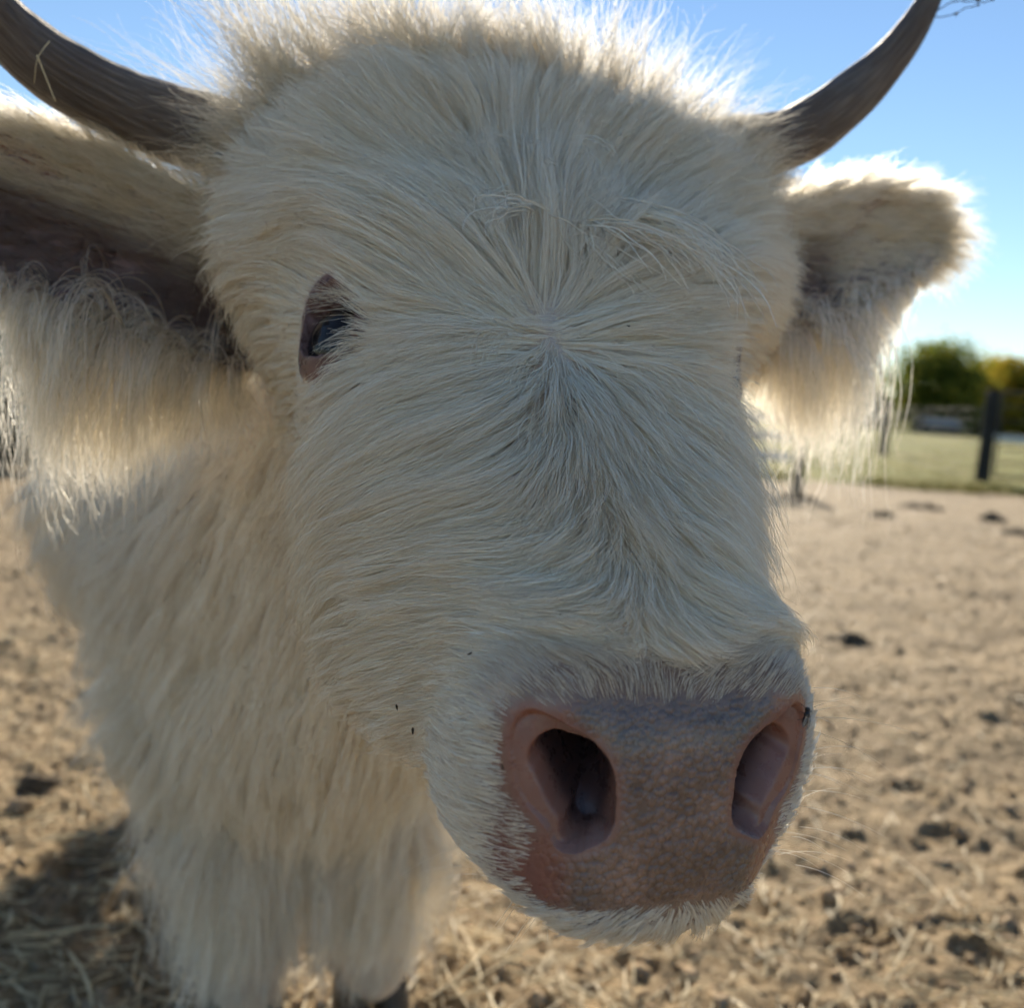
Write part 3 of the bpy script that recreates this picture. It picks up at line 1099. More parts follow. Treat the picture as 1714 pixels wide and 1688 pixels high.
# hair directions on the face: place (u, v, w) and direction, head frame
FLOW = np.array([
    (-0.000, 0.034, 0.008, 0.093, 0.986, 0.137),
    (0.009, 0.125, 0.014, 0.090, 0.995, 0.038),
    (-0.026, 0.012, 0.001, -0.649, 0.759, -0.053),
    (-0.057, 0.039, -0.001, -0.843, 0.535, -0.064),
    (-0.040, -0.004, -0.004, -0.940, 0.260, -0.221),
    (-0.078, 0.013, -0.012, -0.827, 0.530, -0.185),
    (-0.039, -0.019, -0.005, -0.961, 0.140, -0.237),
    (-0.076, -0.011, -0.020, -0.789, 0.300, -0.537),
    (-0.030, -0.033, -0.003, -0.943, -0.275, -0.184),
    (-0.069, -0.041, -0.017, -0.846, -0.063, -0.529),
    (-0.087, -0.046, -0.032, -0.526, -0.440, -0.728),
    (-0.030, -0.055, -0.003, -0.718, -0.678, -0.157),
    (-0.062, -0.078, -0.016, -0.805, -0.270, -0.528),
    (-0.083, -0.082, -0.034, -0.605, 0.026, -0.796),
    (-0.005, -0.044, 0.001, -0.122, -0.992, -0.015),
    (-0.009, -0.078, 0.001, -0.112, -0.994, -0.005),
    (-0.009, -0.113, 0.001, 0.051, -0.999, -0.016),
    (-0.007, -0.131, 0.000, 0.066, -0.998, -0.020),
    (-0.027, -0.107, -0.003, -0.714, -0.676, -0.183),
    (-0.057, -0.116, -0.019, -0.773, 0.206, -0.600),
    (-0.085, -0.102, -0.052, -0.476, 0.364, -0.800),
    (-0.012, -0.146, -0.001, -0.556, -0.829, -0.070),
    (-0.030, -0.156, -0.006, -0.932, -0.160, -0.324),
    (-0.058, -0.146, -0.028, -0.571, 0.466, -0.676),
    (-0.084, -0.121, -0.067, -0.422, 0.462, -0.780),
    (-0.008, -0.169, -0.001, -0.483, -0.873, -0.066),
    (-0.026, -0.180, -0.004, -0.964, -0.225, -0.140),
    (-0.052, -0.168, -0.024, -0.482, 0.540, -0.690),
    (-0.079, -0.137, -0.076, -0.360, 0.417, -0.834),
    (0.007, -0.190, -0.002, 0.458, -0.885, -0.080),
    (0.002, -0.181, -0.002, 0.216, -0.975, -0.060),
    (0.008, -0.193, -0.003, 0.651, -0.754, -0.085),
    (0.013, -0.019, 0.002, 0.965, 0.263, 0.018),
    (0.054, -0.009, -0.003, 0.955, 0.228, -0.191),
    (0.108, 0.010, -0.025, 0.799, 0.370, -0.474),
    (0.015, -0.034, 0.001, 0.941, -0.335, -0.039),
    (0.045, -0.049, -0.005, 0.815, -0.527, -0.241),
    (0.068, -0.071, -0.015, 0.462, -0.779, -0.424),
    (0.005, -0.064, 0.001, 0.139, -0.990, -0.006),
    (0.016, -0.103, -0.000, 0.383, -0.922, -0.051),
    (0.034, -0.135, -0.006, 0.572, -0.782, -0.248),
    (0.001, -0.151, -0.000, 0.525, -0.851, -0.033),
    (0.022, -0.173, -0.003, 0.803, -0.581, -0.131),
    (0.011, 0.011, 0.006, 0.644, 0.749, 0.156),
    (0.041, 0.040, 0.010, 0.765, 0.642, 0.049),
    (0.089, 0.082, 0.002, 0.724, 0.651, -0.226),
    (0.029, 0.004, 0.004, 0.930, 0.366, 0.028),
    (0.077, 0.020, 0.001, 0.947, 0.285, -0.145),
    (0.000, 0.020, 0.007, 0.146, 0.976, 0.160),
    (0.005, 0.050, 0.011, 0.131, 0.985, 0.111),
    (0.002, 0.124, 0.014, 0.166, 0.984, 0.065),
    (-0.035, 0.153, 0.003, -0.784, 0.620, -0.038),
    (-0.081, 0.182, -0.011, -0.809, 0.351, -0.471),
    (-0.043, 0.080, -0.001, -0.760, 0.585, -0.282),
    (-0.083, 0.114, -0.020, -0.659, 0.637, -0.399),
    (-0.110, 0.130, -0.044, -0.583, -0.001, -0.812),
    (-0.037, 0.185, 0.008, -0.853, 0.476, -0.214),
    (0.028, 0.106, 0.010, 0.492, 0.869, -0.055),
    (0.083, 0.166, 0.010, 0.843, 0.536, 0.046),
    (0.042, 0.091, 0.009, 0.618, 0.781, -0.085),
    (0.101, 0.144, 0.002, 0.869, 0.488, -0.081),
    (0.146, 0.161, -0.006, 0.924, -0.034, -0.382),
    (0.029, 0.168, 0.015, 0.663, 0.706, 0.249),
    (-0.095, -0.050, -0.055, -0.341, 0.095, -0.935),
    (-0.092, 0.007, -0.169, 0.014, 0.594, -0.804),
    (-0.091, -0.007, -0.223, 0.035, 0.554, -0.832),
    (-0.078, -0.035, -0.293, 0.070, 0.463, -0.884),
    (-0.058, -0.061, -0.271, 0.095, 0.444, -0.891),
    (-0.078, -0.031, -0.222, 0.061, 0.531, -0.845),
    (-0.098, 0.044, -0.142, 0.050, 0.634, -0.772),
    (-0.111, 0.066, -0.037, -0.170, 0.906, -0.387),
    (-0.092, 0.061, -0.017, -0.294, 0.873, -0.389),
    (-0.101, 0.021, -0.023, -0.440, 0.829, -0.345),
    (-0.080, -0.035, -0.024, -0.729, -0.174, -0.661),
    (-0.064, -0.239, -0.049, -0.717, 0.639, -0.278),
    (-0.010, -0.215, -0.008, -0.116, 0.920, 0.374),
    (-0.055, -0.211, -0.007, -0.616, 0.782, 0.094),
    (-0.035, -0.213, -0.006, -0.382, 0.826, 0.416),
    (0.020, -0.213, -0.007, 0.426, 0.848, 0.316),
    (0.039, -0.213, -0.005, 0.668, 0.646, 0.370),
    (-0.073, -0.210, -0.035, -0.211, 0.697, -0.685),
    (-0.034, -0.203, -0.003, -0.988, 0.007, 0.156),
    (-0.064, -0.183, -0.039, 0.000, 0.490, -0.872),
    (0.023, -0.204, -0.004, 0.993, -0.119, 0.027),
    (-0.033, -0.101, -0.225, 0.199, 0.463, -0.864),
    (-0.038, 0.044, -0.557, -0.077, 0.219, -0.973),
])


# ------------------------------------------------------------------ cow: horns, ears, eyes, hooves
def crom(pts, n):
    pts = np.asarray(pts, dtype=float)
    t = np.linspace(0, len(pts) - 1, n)
    i = np.clip(t.astype(int), 0, len(pts) - 2); f = (t - i)[:, None]
    g = lambda k: pts[np.clip(k, 0, len(pts) - 1)]
    p0, p1, p2, p3 = g(i - 1), g(i), g(i + 1), g(i + 2)
    return 0.5 * (2 * p1 + (p2 - p0) * f + (2 * p0 - 5 * p1 + 4 * p2 - p3) * f ** 2 + (3 * p1 - p0 - 3 * p2 + p3) * f ** 3)


def horn(pts, rad, seed):
    n, k = 90, 40
    P = crom(pts, n)
    r = np.interp(np.linspace(0, 1, n), np.linspace(0, 1, len(rad)), rad)
    V, F = tube_np(P, r, k)
    V = np.asarray(V)
    C = np.repeat(P, k, 0)
    d = V - C
    tt = np.repeat(np.linspace(0, 1, n), k); aa = np.tile(np.arange(k) / k, n)
    amp = 1 + 0.06 * vnoise(tt * 7 + seed, aa * 2 * 0 + np.sin(aa * 6.283) * 2, 51) + 0.045 * vnoise(tt * 30, np.cos(aa * 6.283) * 2 + seed, 52) \
        + 0.03 * vnoise(tt * 6, np.sin(aa * 6.283) * 7 + np.cos(aa * 6.283) * 5, 53)
    V = C + d * amp[:, None]
    o = mesh_obj('horn', V, F, M_HORN, COW)
    uv = o.data.uv_layers.new(name='UVMap')
    li = np.empty(len(o.data.loops), dtype=np.int32); o.data.loops.foreach_get('vertex_index', li)
    U = np.stack([np.abs(aa - 0.5)[li], tt[li]], 1)
    uv.data.foreach_set('uv', U.astype(np.float32).ravel())
    return o


horn([(-0.17, 0.722, 0.925), (-0.2013, 0.7015, 0.9335), (-0.2335, 0.6766, 0.9359), (-0.263, 0.6521, 0.9422), (-0.2912, 0.6232, 0.953),
      (-0.3115, 0.5999, 0.9698), (-0.3197, 0.5771, 0.9909), (-0.3215, 0.5599, 1.0169)],
     [0.028, 0.027, 0.0255, 0.0228, 0.020, 0.0165, 0.011, 0.003], 1)
horn([(0.10, 0.755, 0.953), (0.1445, 0.7605, 0.9667), (0.1874, 0.762, 0.9792), (0.2232, 0.7601, 1.0077), (0.2537, 0.759, 1.0427),
      (0.2729, 0.758, 1.0786), (0.2831, 0.7571, 1.1155)],
     [0.024, 0.0235, 0.0215, 0.0185, 0.013, 0.0085, 0.003], 2)


class Ear:
    def __init__(s, pts, up, W, cup, tip, n=40):
        s.P = crom(pts, n)
        s.n = n
        s.e1 = nrm(np.gradient(s.P, axis=0))
        u = np.asarray(up, dtype=float)[None] * np.ones((n, 1))
        s.e2 = nrm(u - s.e1 * (u * s.e1).sum(1, keepdims=True))
        s.e3 = nrm(np.cross(s.e1, s.e2))
        if s.e3[:, 1].mean() > 0: s.e3 = -s.e3          # towards the front
        t = np.linspace(0, 1, n)
        s.w = W * np.where(t < 0.45, 0.62 + 0.38 * np.sin(np.pi / 2 * t / 0.45), np.sqrt(np.maximum(0.004, 1 - ((t - 0.45) / 0.56) ** 2))) * (1 - tip * smoothstep(0.4, 1.0, t))
        s.cup = cup

    def at(s, t, q, side):
        """point and outward normal of the shell; q across (-1 low edge .. 1 high edge), side +1 front, -1 back"""
        x = np.clip(t, 0, 1) * (s.n - 1)
        i = np.clip(x.astype(int), 0, s.n - 2); f = (x - i)[:, None]
        L = lambda a: a[i] * (1 - f) + a[i + 1] * f
        e1, e2, e3, P = nrm(L(s.e1)), nrm(L(s.e2)), nrm(L(s.e3)), L(s.P)
        w = s.w[i] * (1 - f[:, 0]) + s.w[i + 1] * f[:, 0]
        p = P + e2 * (q * w)[:, None] + e3 * (s.cup * w * (q * q - 0.35))[:, None]
        nn = nrm(e3 - e2 * (2 * s.cup * q)[:, None]) * np.asarray(side).reshape(-1, 1)
        return p + nn * 0.0028 * np.sqrt(np.maximum(0.02, 1 - q * q))[:, None], nn, e1, e2, e3


def ear(pts, up, W, cup, tip):
    E = Ear(pts, up, W, cup, tip)
    na, nb = 40, 22
    t = np.repeat(np.linspace(0, 1, na), nb * 2)
    q = np.tile(np.concatenate([np.linspace(-1, 1, nb), np.linspace(1, -1, nb)]), na)
    sd = np.tile(np.concatenate([np.ones(nb), -np.ones(nb)]), na)
    V = E.at(t, q, sd)[0]
    k = nb * 2
    F = [(i * k + j, i * k + (j + 1) % k, (i + 1) * k + (j + 1) % k, (i + 1) * k + j) for i in range(na - 1) for j in range(k)]
    F += [tuple(range(k))[::-1], tuple((na - 1) * k + j for j in range(k))]
    return E, mesh_obj('ear', V, F, M_EARSKIN, COW)


EAR_A = ear([(-0.1577, 0.6772, 0.8071), (-0.1893, 0.6739, 0.8223), (-0.2266, 0.6655, 0.8371), (-0.2625, 0.6569, 0.8499), (-0.2949, 0.6431, 0.8617), (-0.3253, 0.629, 0.8706), (-0.3537, 0.6146, 0.8765), (-0.3798, 0.6049, 0.8797)],
            (0.0, 0.25, 1.0), 0.054, 0.5, 0.1)
EAR_B = ear([(0.1283, 0.7126, 0.8535), (0.159, 0.7343, 0.8669), (0.2156, 0.7672, 0.8917), (0.2757, 0.8053, 0.9172), (0.3225, 0.8318, 0.929)],
            (-0.20, 0.15, 1.0), 0.046, 0.5, 0.1)


def mat_eye():
    t = NT('eye_surface')
    co = t.coord()
    sp = t.n('ShaderNodeSeparateXYZ'); t.l(co, sp.inputs[0])
    n = t.noise(120, 4, 0.6, co)
    iris = t.ramp(sp.outputs['Z'], [(0.0, (0.028, 0.024, 0.024)), (0.0125, (0.020, 0.019, 0.022)), (0.018, (0.006, 0.006, 0.008)), (0.02, (0.004, 0.004, 0.006))])
    c = t.mix(t.math('MULTIPLY', n.outputs['Fac'], 0.3), iris, (0.05, 0.04, 0.035))
    b = t.bsdf(c, 0.16, 0.35)
    return t.m


M_EYE = mat_eye()
for s, E in zip((-1, 1), EYES):
    c = from_head(E[None])[0]
    bm = bmesh.new()
    bmesh.ops.create_uvsphere(bm, u_segments=40, v_segments=24, radius=EYE_R)
    me = bpy.data.meshes.new('eye'); bm.to_mesh(me); bm.free()
    me.polygons.foreach_set('use_smooth', np.ones(len(me.polygons), dtype=bool)); me.materials.append(M_EYE)
    o = link(bpy.data.objects.new('eye', me), COW)
    axis = hdir(nrm(np.array([0.78 * s, 0.03, 0.62])))
    o.location = tuple(c)
    o.rotation_euler = Vector(axis).to_track_quat('Z', 'Y').to_euler()

for s in (-1, 1):
    for b in (LEG0 + LAT * 0.078 * s, np.array([-0.46, 1.93, 0.0]) + LAT * 0.12 * s - FWD * 0.03):
        parts = []
        for c in (-1, 1):
            ring = []
            for z, rx, ry, off in ((0.0, 0.026, 0.046, 0.012), (0.012, 0.026, 0.045, 0.010), (0.040, 0.023, 0.036, 0.002), (0.062, 0.021, 0.030, -0.004), (0.070, 0.016, 0.02, -0.006)):
                a = np.arange(14) * 2 * math.pi / 14
                x = np.cos(a) * rx * 0.9 + c * 0.0245; y = np.sin(a) * ry + off
                ring.append(np.stack([x, y, 0 * x + z], 1))
            V = np.concatenate(ring); V = np.stack([V[:, 0], V[:, 1], V[:, 2]], 1)
            W3 = b + LAT * V[:, :1] + FWD * V[:, 1:2] + np.array([0, 0, 1.0]) * V[:, 2:]
            F = [(i * 14 + j, i * 14 + (j + 1) % 14, (i + 1) * 14 + (j + 1) % 14, (i + 1) * 14 + j) for i in range(4) for j in range(14)]
            F += [tuple(range(14))[::-1], tuple(56 + j for j in range(14))]
            parts.append((W3, F))
        V, F = join_parts(parts)
        mesh_obj('hoof', V, F, M_HOOF, COW)


# ------------------------------------------------------------------ fur
def sample_mesh(P, T, n, wfun):
    """roots spread over triangles T of points P; returns position, normal"""
    a, b, c = P[T[:, 0]], P[T[:, 1]], P[T[:, 2]]
    cr = np.cross(b - a, c - a)
    ar = np.linalg.norm(cr, axis=1) / 2
    w = ar * wfun((a + b + c) / 3, nrm(cr))
    cdf = np.cumsum(w); cdf /= cdf[-1]
    k = np.searchsorted(cdf, rng.uniform(0, 1, n))
    u = rng.uniform(0, 1, n); v = rng.uniform(0, 1, n)
    m = u + v > 1; u[m] = 1 - u[m]; v[m] = 1 - v[m]
    pos = a[k] + (b - a)[k] * u[:, None] + (c - a)[k] * v[:, None]
    return pos, nrm(cr)[k], T[k]


def nearest(A, B):
    """index into B nearest to each of A"""
    kd = kdtree.KDTree(len(B))
    for i, p in enumerate(B.tolist()): kd.insert(p, i)
    kd.balance()
    f = kd.find
    return np.fromiter((f(p)[1] for p in A.tolist()), dtype=np.int32, count=len(A))


def build_strands(roots, g_root, g_path, length_var, clump, clump_pow, jitter, frizz, big=None, big_clump=0.0):
    """hairs follow the nearest guide strand, drawn together towards its tip"""
    gi = nearest(roots, g_root)
    G = g_path[gi]                                   # n, m, 3
    n, m, _ = G.shape
    t = np.linspace(0, 1, m)[None, :, None]
    off = (roots - g_root[gi])[:, None, :]
    L = np.linalg.norm(np.diff(g_path, axis=1), axis=2).sum(1)[gi][:, None, None]
    k = clump * rng.uniform(0.5, 1.1, n)[:, None, None] * t ** clump_pow * (0.06 + 0.94 * smoothstep(0.009, 0.022, L))
    s = np.clip(rng.normal(1.0, length_var, n), 0.35, 1.5)[:, None, None]
    D = (G - G[:, :1]) * s
    X = g_root[gi][:, None, :] + D + off * (1 - k)
    if big is not None and big_clump > 0:
        bi = nearest(roots, big)
        # drawn towards the locks' own centre line as they lengthen
        gb = nearest(big, g_root)[bi]
        C = g_path[gb]
        X += (C - X) * smoothstep(0.010, 0.026, L) * (big_clump * rng.uniform(0.3, 1.0, n)[:, None, None] * t ** 1.6)
    X += rng.normal(0, 1, (n, 1, 3)) * jitter * L * t ** 1.4
    ph = rng.uniform(0, 6.28, (n, 1, 3)); fq = rng.uniform(3, 9, (n, 1, 1))
    X += frizz * L * np.sin(t * fq + ph) * t * rng.uniform(0.2, 1.0, (n, 1, 1))
    X += frizz * 0.35 * L * rng.normal(0, 1, (n, m, 3)) * t ** 0.7
    return X


def curves_obj(name, X, radius, mat, parent, tint=None, taper=0.25):
    n, m, _ = X.shape
    hc = bpy.data.hair_curves.new(name)
    hc.add_curves([m] * n)
    hc.attributes['position'].data.foreach_set('vector', np.ascontiguousarray(X, dtype=np.float32).ravel())
    t = np.linspace(0, 1, m)
    prof = np.minimum(1.0, 0.75 + t * 2) * (1 - (1 - taper) * np.clip((t - 0.35) / 0.65, 0, 1) ** 1.3)
    rad = (np.broadcast_to(np.asarray(radius, dtype=float).reshape(-1, 1), (n, 1)) * prof[None]).astype(np.float32)
    ra = hc.attributes.get('radius') or hc.attributes.new('radius', 'FLOAT', 'POINT')
    ra.data.foreach_set('value', rad.ravel())
    if tint is not None:
        ta = hc.attributes.new('tint', 'FLOAT', 'POINT')
        if tint.ndim == 1: tint = np.repeat(tint[:, None], m, 1)
        ta.data.foreach_set('value', np.ascontiguousarray(tint, dtype=np.float32).ravel())
    hc.materials.append(mat)
    o = link(bpy.data.objects.new(name, hc), parent)
    tag(o, kind='stuff')
    return o


def head_region(P):
    Q = to_head(P)
    return (f_head(Q.astype(np.float32)) < 0.012) & (Q[:, 1] > -0.4)


T_ALL = np.empty(len(COW.data.loop_triangles) * 3 if COW.data.loop_triangles else 0, dtype=np.int32)
COW.data.calc_loop_triangles()
T_ALL = np.empty(len(COW.data.loop_triangles) * 3, dtype=np.int32)
COW.data.loop_triangles.foreach_get('vertices', T_ALL)
T_ALL = T_ALL.reshape(-1, 3)
COW_P = COW_P.astype(float)
_cent = COW_P[T_ALL].mean(1)
_hm = head_region(_cent)
_tb = COW_BARE[T_ALL].mean(1)
T_HEAD = T_ALL[_hm & (_tb < 0.5)]
T_BODY = T_ALL[~_hm]
EXTRA = np.array([
    (0.14, 0.10, -0.10, 0.35, 0.1, -0.9), (0.13, 0.02, -0.15, 0.2, 0.5, -0.9), (0.09, -0.08, -0.10, 0.15, -0.05, -0.95),
    (0.08, -0.08, -0.18, 0.05, 0.4, -0.9), (0.06, -0.17, -0.06, 0.25, 0.35, -0.9), (0.068, -0.215, -0.05, 0.4, 0.6, -0.35),
    (0.05, -0.20, -0.10, 0.15, 0.3, -0.9)])
EXTRA = np.concatenate([EXTRA, EXTRA * np.array([-1, 1, 1, -1, 1, 1])])
UPPER = []
for uu in np.linspace(-0.13, 0.22, 6):
    for vv, ww in ((0.17, 0.0), (0.20, -0.02), (0.235, -0.05)):
        UPPER.append((uu, vv, ww, (uu - 0.04) * 2.4, 0.85, 0.15))
for uu, vv in ((-0.12, 0.13), (-0.09, 0.09), (-0.13, 0.07)):
    UPPER.append((uu, vv, -0.02, -0.92, 0.1 if vv > 0.1 else -0.25, -0.35))
for uu, vv in ((0.19, 0.13), (0.17, 0.09), (0.15, 0.05)):
    UPPER.append((uu, vv, -0.02, 0.92, 0.1, -0.35))
CTRL = np.concatenate([FLOW, EXTRA, np.array(UPPER)])
CTRL[:, 3:] = nrm(CTRL[:, 3:])


def head_flow(P):
    Q = to_head(P)
    d2 = ((Q[:, None, :] - CTRL[None, :, :3]) ** 2).sum(2)
    w = 1.0 / (d2 + 0.007 ** 2) ** 1.7
    w /= w.sum(1, keepdims=True)
    return nrm((w @ CTRL[:, 3:]) @ HM)


def pad_dist(Q):
    return (Q - PAD_O) @ PAD_N


def P_of(Q):
    return from_head(Q)


def head_len(Q):
    v = Q[:, 1]; pn = pad_dist(Q)
    L = np.interp(v, [-0.2, -0.16, -0.10, 0.0, 0.08, 0.14, 0.18, 0.22], [0.019, 0.032, 0.046, 0.060, 0.068, 0.068, 0.070, 0.078])
    top = smoothstep(-0.045, -0.015, Q[:, 2])
    short = smoothstep(-0.060, -0.030, pn) * (1 - top) + smoothstep(-0.188, -0.202, v) * top
    L = L * (1 - short) + (0.0080 - 0.0030 * redz(P_of(Q))) * short
    L = L * (1 - 0.42 * smoothstep(0.085, 0.125, np.abs(Q[:, 0] - u0(v))) * smoothstep(-0.03, 0.02, v))
    low = smoothstep(-0.10, -0.16, Q[:, 2]) * smoothstep(-0.2, -0.1, v)
    L = L * (1 + 0.35 * low)
    ed = np.minimum(*[np.linalg.norm(Q - e, axis=1) for e in EYES])
    L *= 0.26 + 0.74 * smoothstep(0.032, 0.060, ed)
    return L


def march(P, N, L, flow, m=9, hcoef=0.22, grav=0.0, stand=None, standdir=None, hvar=0.35, wav=0.06):
    n = len(P)
    ds = (L / (m - 1))[:, None]
    X = np.empty((n, m, 3)); X[:, 0] = P
    Y = np.empty((n, m, 3)); Y[:, 0] = P
    h0 = glook(P)
    hm = L * hcoef * np.clip(rng.normal(1, hvar, n), 0.25, 1.7)
    p = P.copy(); d = None; b = P.copy(); bd = None
    lat = rng.normal(0, 1, (n, 3)) * wav
    for k in range(1, m):
        t = k / (m - 1)
        nn = ggrad(p)
        f = flow(p) + lat * math.sin(t * 4)
        f[:, 2] -= grav
        f = nrm(f - nn * (f * nn).sum(1, keepdims=True))
        if d is None: d = nrm(f + 0.5 * N)
        d = nrm(d * 0.35 + f * 0.65)
        p = p + d * ds
        want = hm * (1 - (1 - t) ** 1.7) + h0 * (1 - t)
        p = p + nn * np.clip(want - glook(p), -0.02, 0.02)[:, None] * 0.9
        X[:, k] = p
        if stand is not None:
            if bd is None: bd = nrm(standdir(P, N))
            bd = nrm(bd + lat * 0.6 * math.sin(t * 5) + np.array([0, 0, -1.0]) * 0.05)
            b = b + bd * ds
            Y[:, k] = b
    if stand is not None:
        X = X * (1 - stand)[:, None, None] + Y * stand[:, None, None]
    return X


def away(P):
    """away from eyes, horns and ears"""
    Q = to_head(P)
    return smoothstep(0.98, 1.14, eye_ring(Q))


CAMP = np.array([0, 0, 0.78])


def front_weight(c, n):
    """the fur is thinned on the far side of the head, which faces the neck"""
    return 0.30 + 0.70 * smoothstep(-0.25, 0.15, n @ nrm(np.array([0.05, -0.95, 0.25])))


def redz(P):
    """the thinly haired red skin beside the nostrils"""
    Q = to_head(P)
    u, q, pn = pad_coords(Q)
    au = np.abs(u)
    return smoothstep(0.074, 0.060, au) * smoothstep(-0.012, 0.0, q) * smoothstep(0.080, 0.070, q) * smoothstep(-0.055, -0.030, pn)


WHORL = np.array([-0.0055, -0.0085, 0.0022])         # where the face hair parts


def face_fur():
    def w(c, n):
        Q = to_head(c)
        return away(c) * (1 + 0.8 * smoothstep(0.02, 0.05, Q[:, 1]) * smoothstep(0.17, 0.13, Q[:, 1])) * smoothstep(0.0025, 0.0055, np.linalg.norm(Q - WHORL, axis=1)) * front_weight(c, n) * (1 + 1.3 * smoothstep(-0.08, -0.035, pad_dist(Q))) * (1 - np.maximum(0.65 * redz(c), 0.68 * smoothstep(-0.035, -0.012, Q[:, 2]) * smoothstep(-0.198, -0.210, Q[:, 1])))
    NG, NH = 13000, 250000
    gp, gn, _ = sample_mesh(COW_P, T_HEAD, NG, w)
    Q = to_head(gp)
    L = head_len(Q) * np.clip(rng.normal(1, 0.14, NG), 0.5, 1.5)
    fl0 = head_flow(gp) @ HM.T
    for e in EYES:                                    # the hair stops short of the eyes
        de = e - Q; dist = np.linalg.norm(de, axis=1)
        heading = ((de / dist[:, None]) * fl0).sum(1)
        cap_l = np.maximum(0.005, dist - 0.030)
        L = np.where((heading > 0.6) & (cap_l < L), cap_l, L)
    st = smoothstep(0.200, 0.240, Q[:, 1] - 0.25 * np.abs(Q[:, 0] - 0.04) + 0.02 * vnoise(Q[:, 0] * 60, Q[:, 1] * 60, 61)) * rng.uniform(0.35, 1.0, NG)
    pad = smoothstep(-0.058, -0.035, pad_dist(Q))

    def sd(P, N):
        q = to_head(P)
        f = head_flow(P)
        z = np.array([0, 0, 1.0])
        return N * 0.6 + f * 0.55 + z * 0.45 + hdir(np.array([1.0, 0, 0])) * ((q[:, 0] - 0.04) * 3.0)[:, None] + rng.normal(0, 0.16, P.shape)
    X = march(gp, gn, L, head_flow, 10, 0.20, 0.0, st, sd, hvar=0.42)
    hp, hn, tri = sample_mesh(COW_P, T_HEAD, NH, w)
    big = gp[rng.choice(NG, 950, replace=False)]
    S = build_strands(hp, gp, X, 0.20, 0.72, 0.9, 0.040, 0.012, big, 0.62)
    # loose hairs that leave their lock
    fl = rng.uniform(0, 1, NH) < 0.03
    t = np.linspace(0, 1, 10)[None, :, None]
    S[fl] += (rng.normal(0, 0.14, (fl.sum(), 1, 3)) * np.minimum(0.045, head_len(to_head(hp[fl])))[:, None, None]) * t ** 1.5
    Qh = to_head(hp)
    toph = smoothstep(-0.035, -0.012, Qh[:, 2]) * smoothstep(-0.190, -0.205, Qh[:, 1])
    padh = np.maximum(np.maximum(0.5 * redz(hp), 0.4 * smoothstep(-0.030, -0.014, pad_dist(Qh))), toph)
    tint = 0.10 * np.clip(vnoise(Qh[:, 0] * 14, Qh[:, 1] * 14, 62) + 0.15, 0, 1) + 0.22 * (rng.uniform(0, 1, NH) < 0.04) + 0.26 * padh + 0.02
    r = np.where(padh > 0.4, 0.00009, 0.00013) * rng.uniform(0.5, 1.4, NH)
    curves_obj('face_fur', S, r, M_FUR, COW, tint)


def crown_fur():
    """the long upright hair of the crown"""
    def w(c, n):
        Q = to_head(c)
        return smoothstep(0.178, 0.220, Q[:, 1] - 0.15 * np.abs(Q[:, 0] - 0.04)) * (Q[:, 2] > -0.16)
    NG, NH = 3000, 40000
    gp, gn, _ = sample_mesh(COW_P, T_HEAD, NG, w)
    Q = to_head(gp)
    L = np.clip(rng.normal(0.072, 0.022, NG), 0.03, 0.13) * (1 + 0.45 * np.exp(-((Q[:, 0] + 0.09) / 0.05) ** 2))

    def sd(P, N):
        q = to_head(P)
        lump = np.stack([vnoise(q[:, 0] * 30, q[:, 1] * 30, 71), vnoise(q[:, 0] * 30, q[:, 1] * 30, 72), vnoise(q[:, 0] * 30, q[:, 1] * 30, 73)], 1)
        return N * 0.55 + np.array([0, 0, 0.7]) + hdir(np.array([1.0, 0, 0])) * ((q[:, 0] - 0.04) * 3.2)[:, None] + lump * 1.1 + rng.normal(0, 0.14, P.shape)
    X = march(gp, gn, L, head_flow, 9, 0.22, 0.0, rng.uniform(0.55, 1.0, NG), sd, wav=0.16)
    hp, hn, _ = sample_mesh(COW_P, T_HEAD, NH, w)
    big = gp[rng.choice(NG, 420, replace=False)]
    S = build_strands(hp, gp, X, 0.28, 0.62, 1.0, 0.095, 0.035, big, 0.50)
    curves_obj('crown_fur', S, 0.00016 * rng.uniform(0.7, 1.3, NH), M_CROWN, COW, 0.15 * rng.uniform(0, 1, NH) ** 2)


def horn_tufts():
    """tousled hair round the foot of each horn, lying out along it"""
    out = []
    for base, d, ln in (((-0.168, 0.718, 0.926), (-0.78, -0.55, 0.25), 0.052), ((0.135, 0.757, 0.968), (0.90, 0.10, 0.42), 0.036)):
        base = np.array(base); d = nrm(np.array(d))
        def w(c, n):
            return np.exp(-(((c - base) ** 2).sum(1)) / 0.036 ** 2)
        gp, gn, _ = sample_mesh(COW_P, T_HEAD, 500, w)
        lump = rng.normal(0, 0.22, (500, 3))

        def sd(P, N):
            return d * 0.95 + N * 0.5 + lump
        X = march(gp, gn, np.clip(rng.normal(ln, 0.014, 500), 0.018, 0.085), head_flow, 9, 0.2, 0.0, np.ones(500), sd, wav=0.22)
        hp, _, _ = sample_mesh(COW_P, T_HEAD, 6500, w)
        out.append(build_strands(hp, gp, X, 0.25, 0.6, 1.0, 0.08, 0.03, gp[rng.choice(500, 60, replace=False)], 0.5))
    S = np.concatenate(out)
    curves_obj('horn_tuft', S, 0.00015 * rng.uniform(0.6, 1.3, len(S)), M_CROWN, COW, 0.02 + 0.12 * rng.uniform(0, 1, len(S)) ** 3)


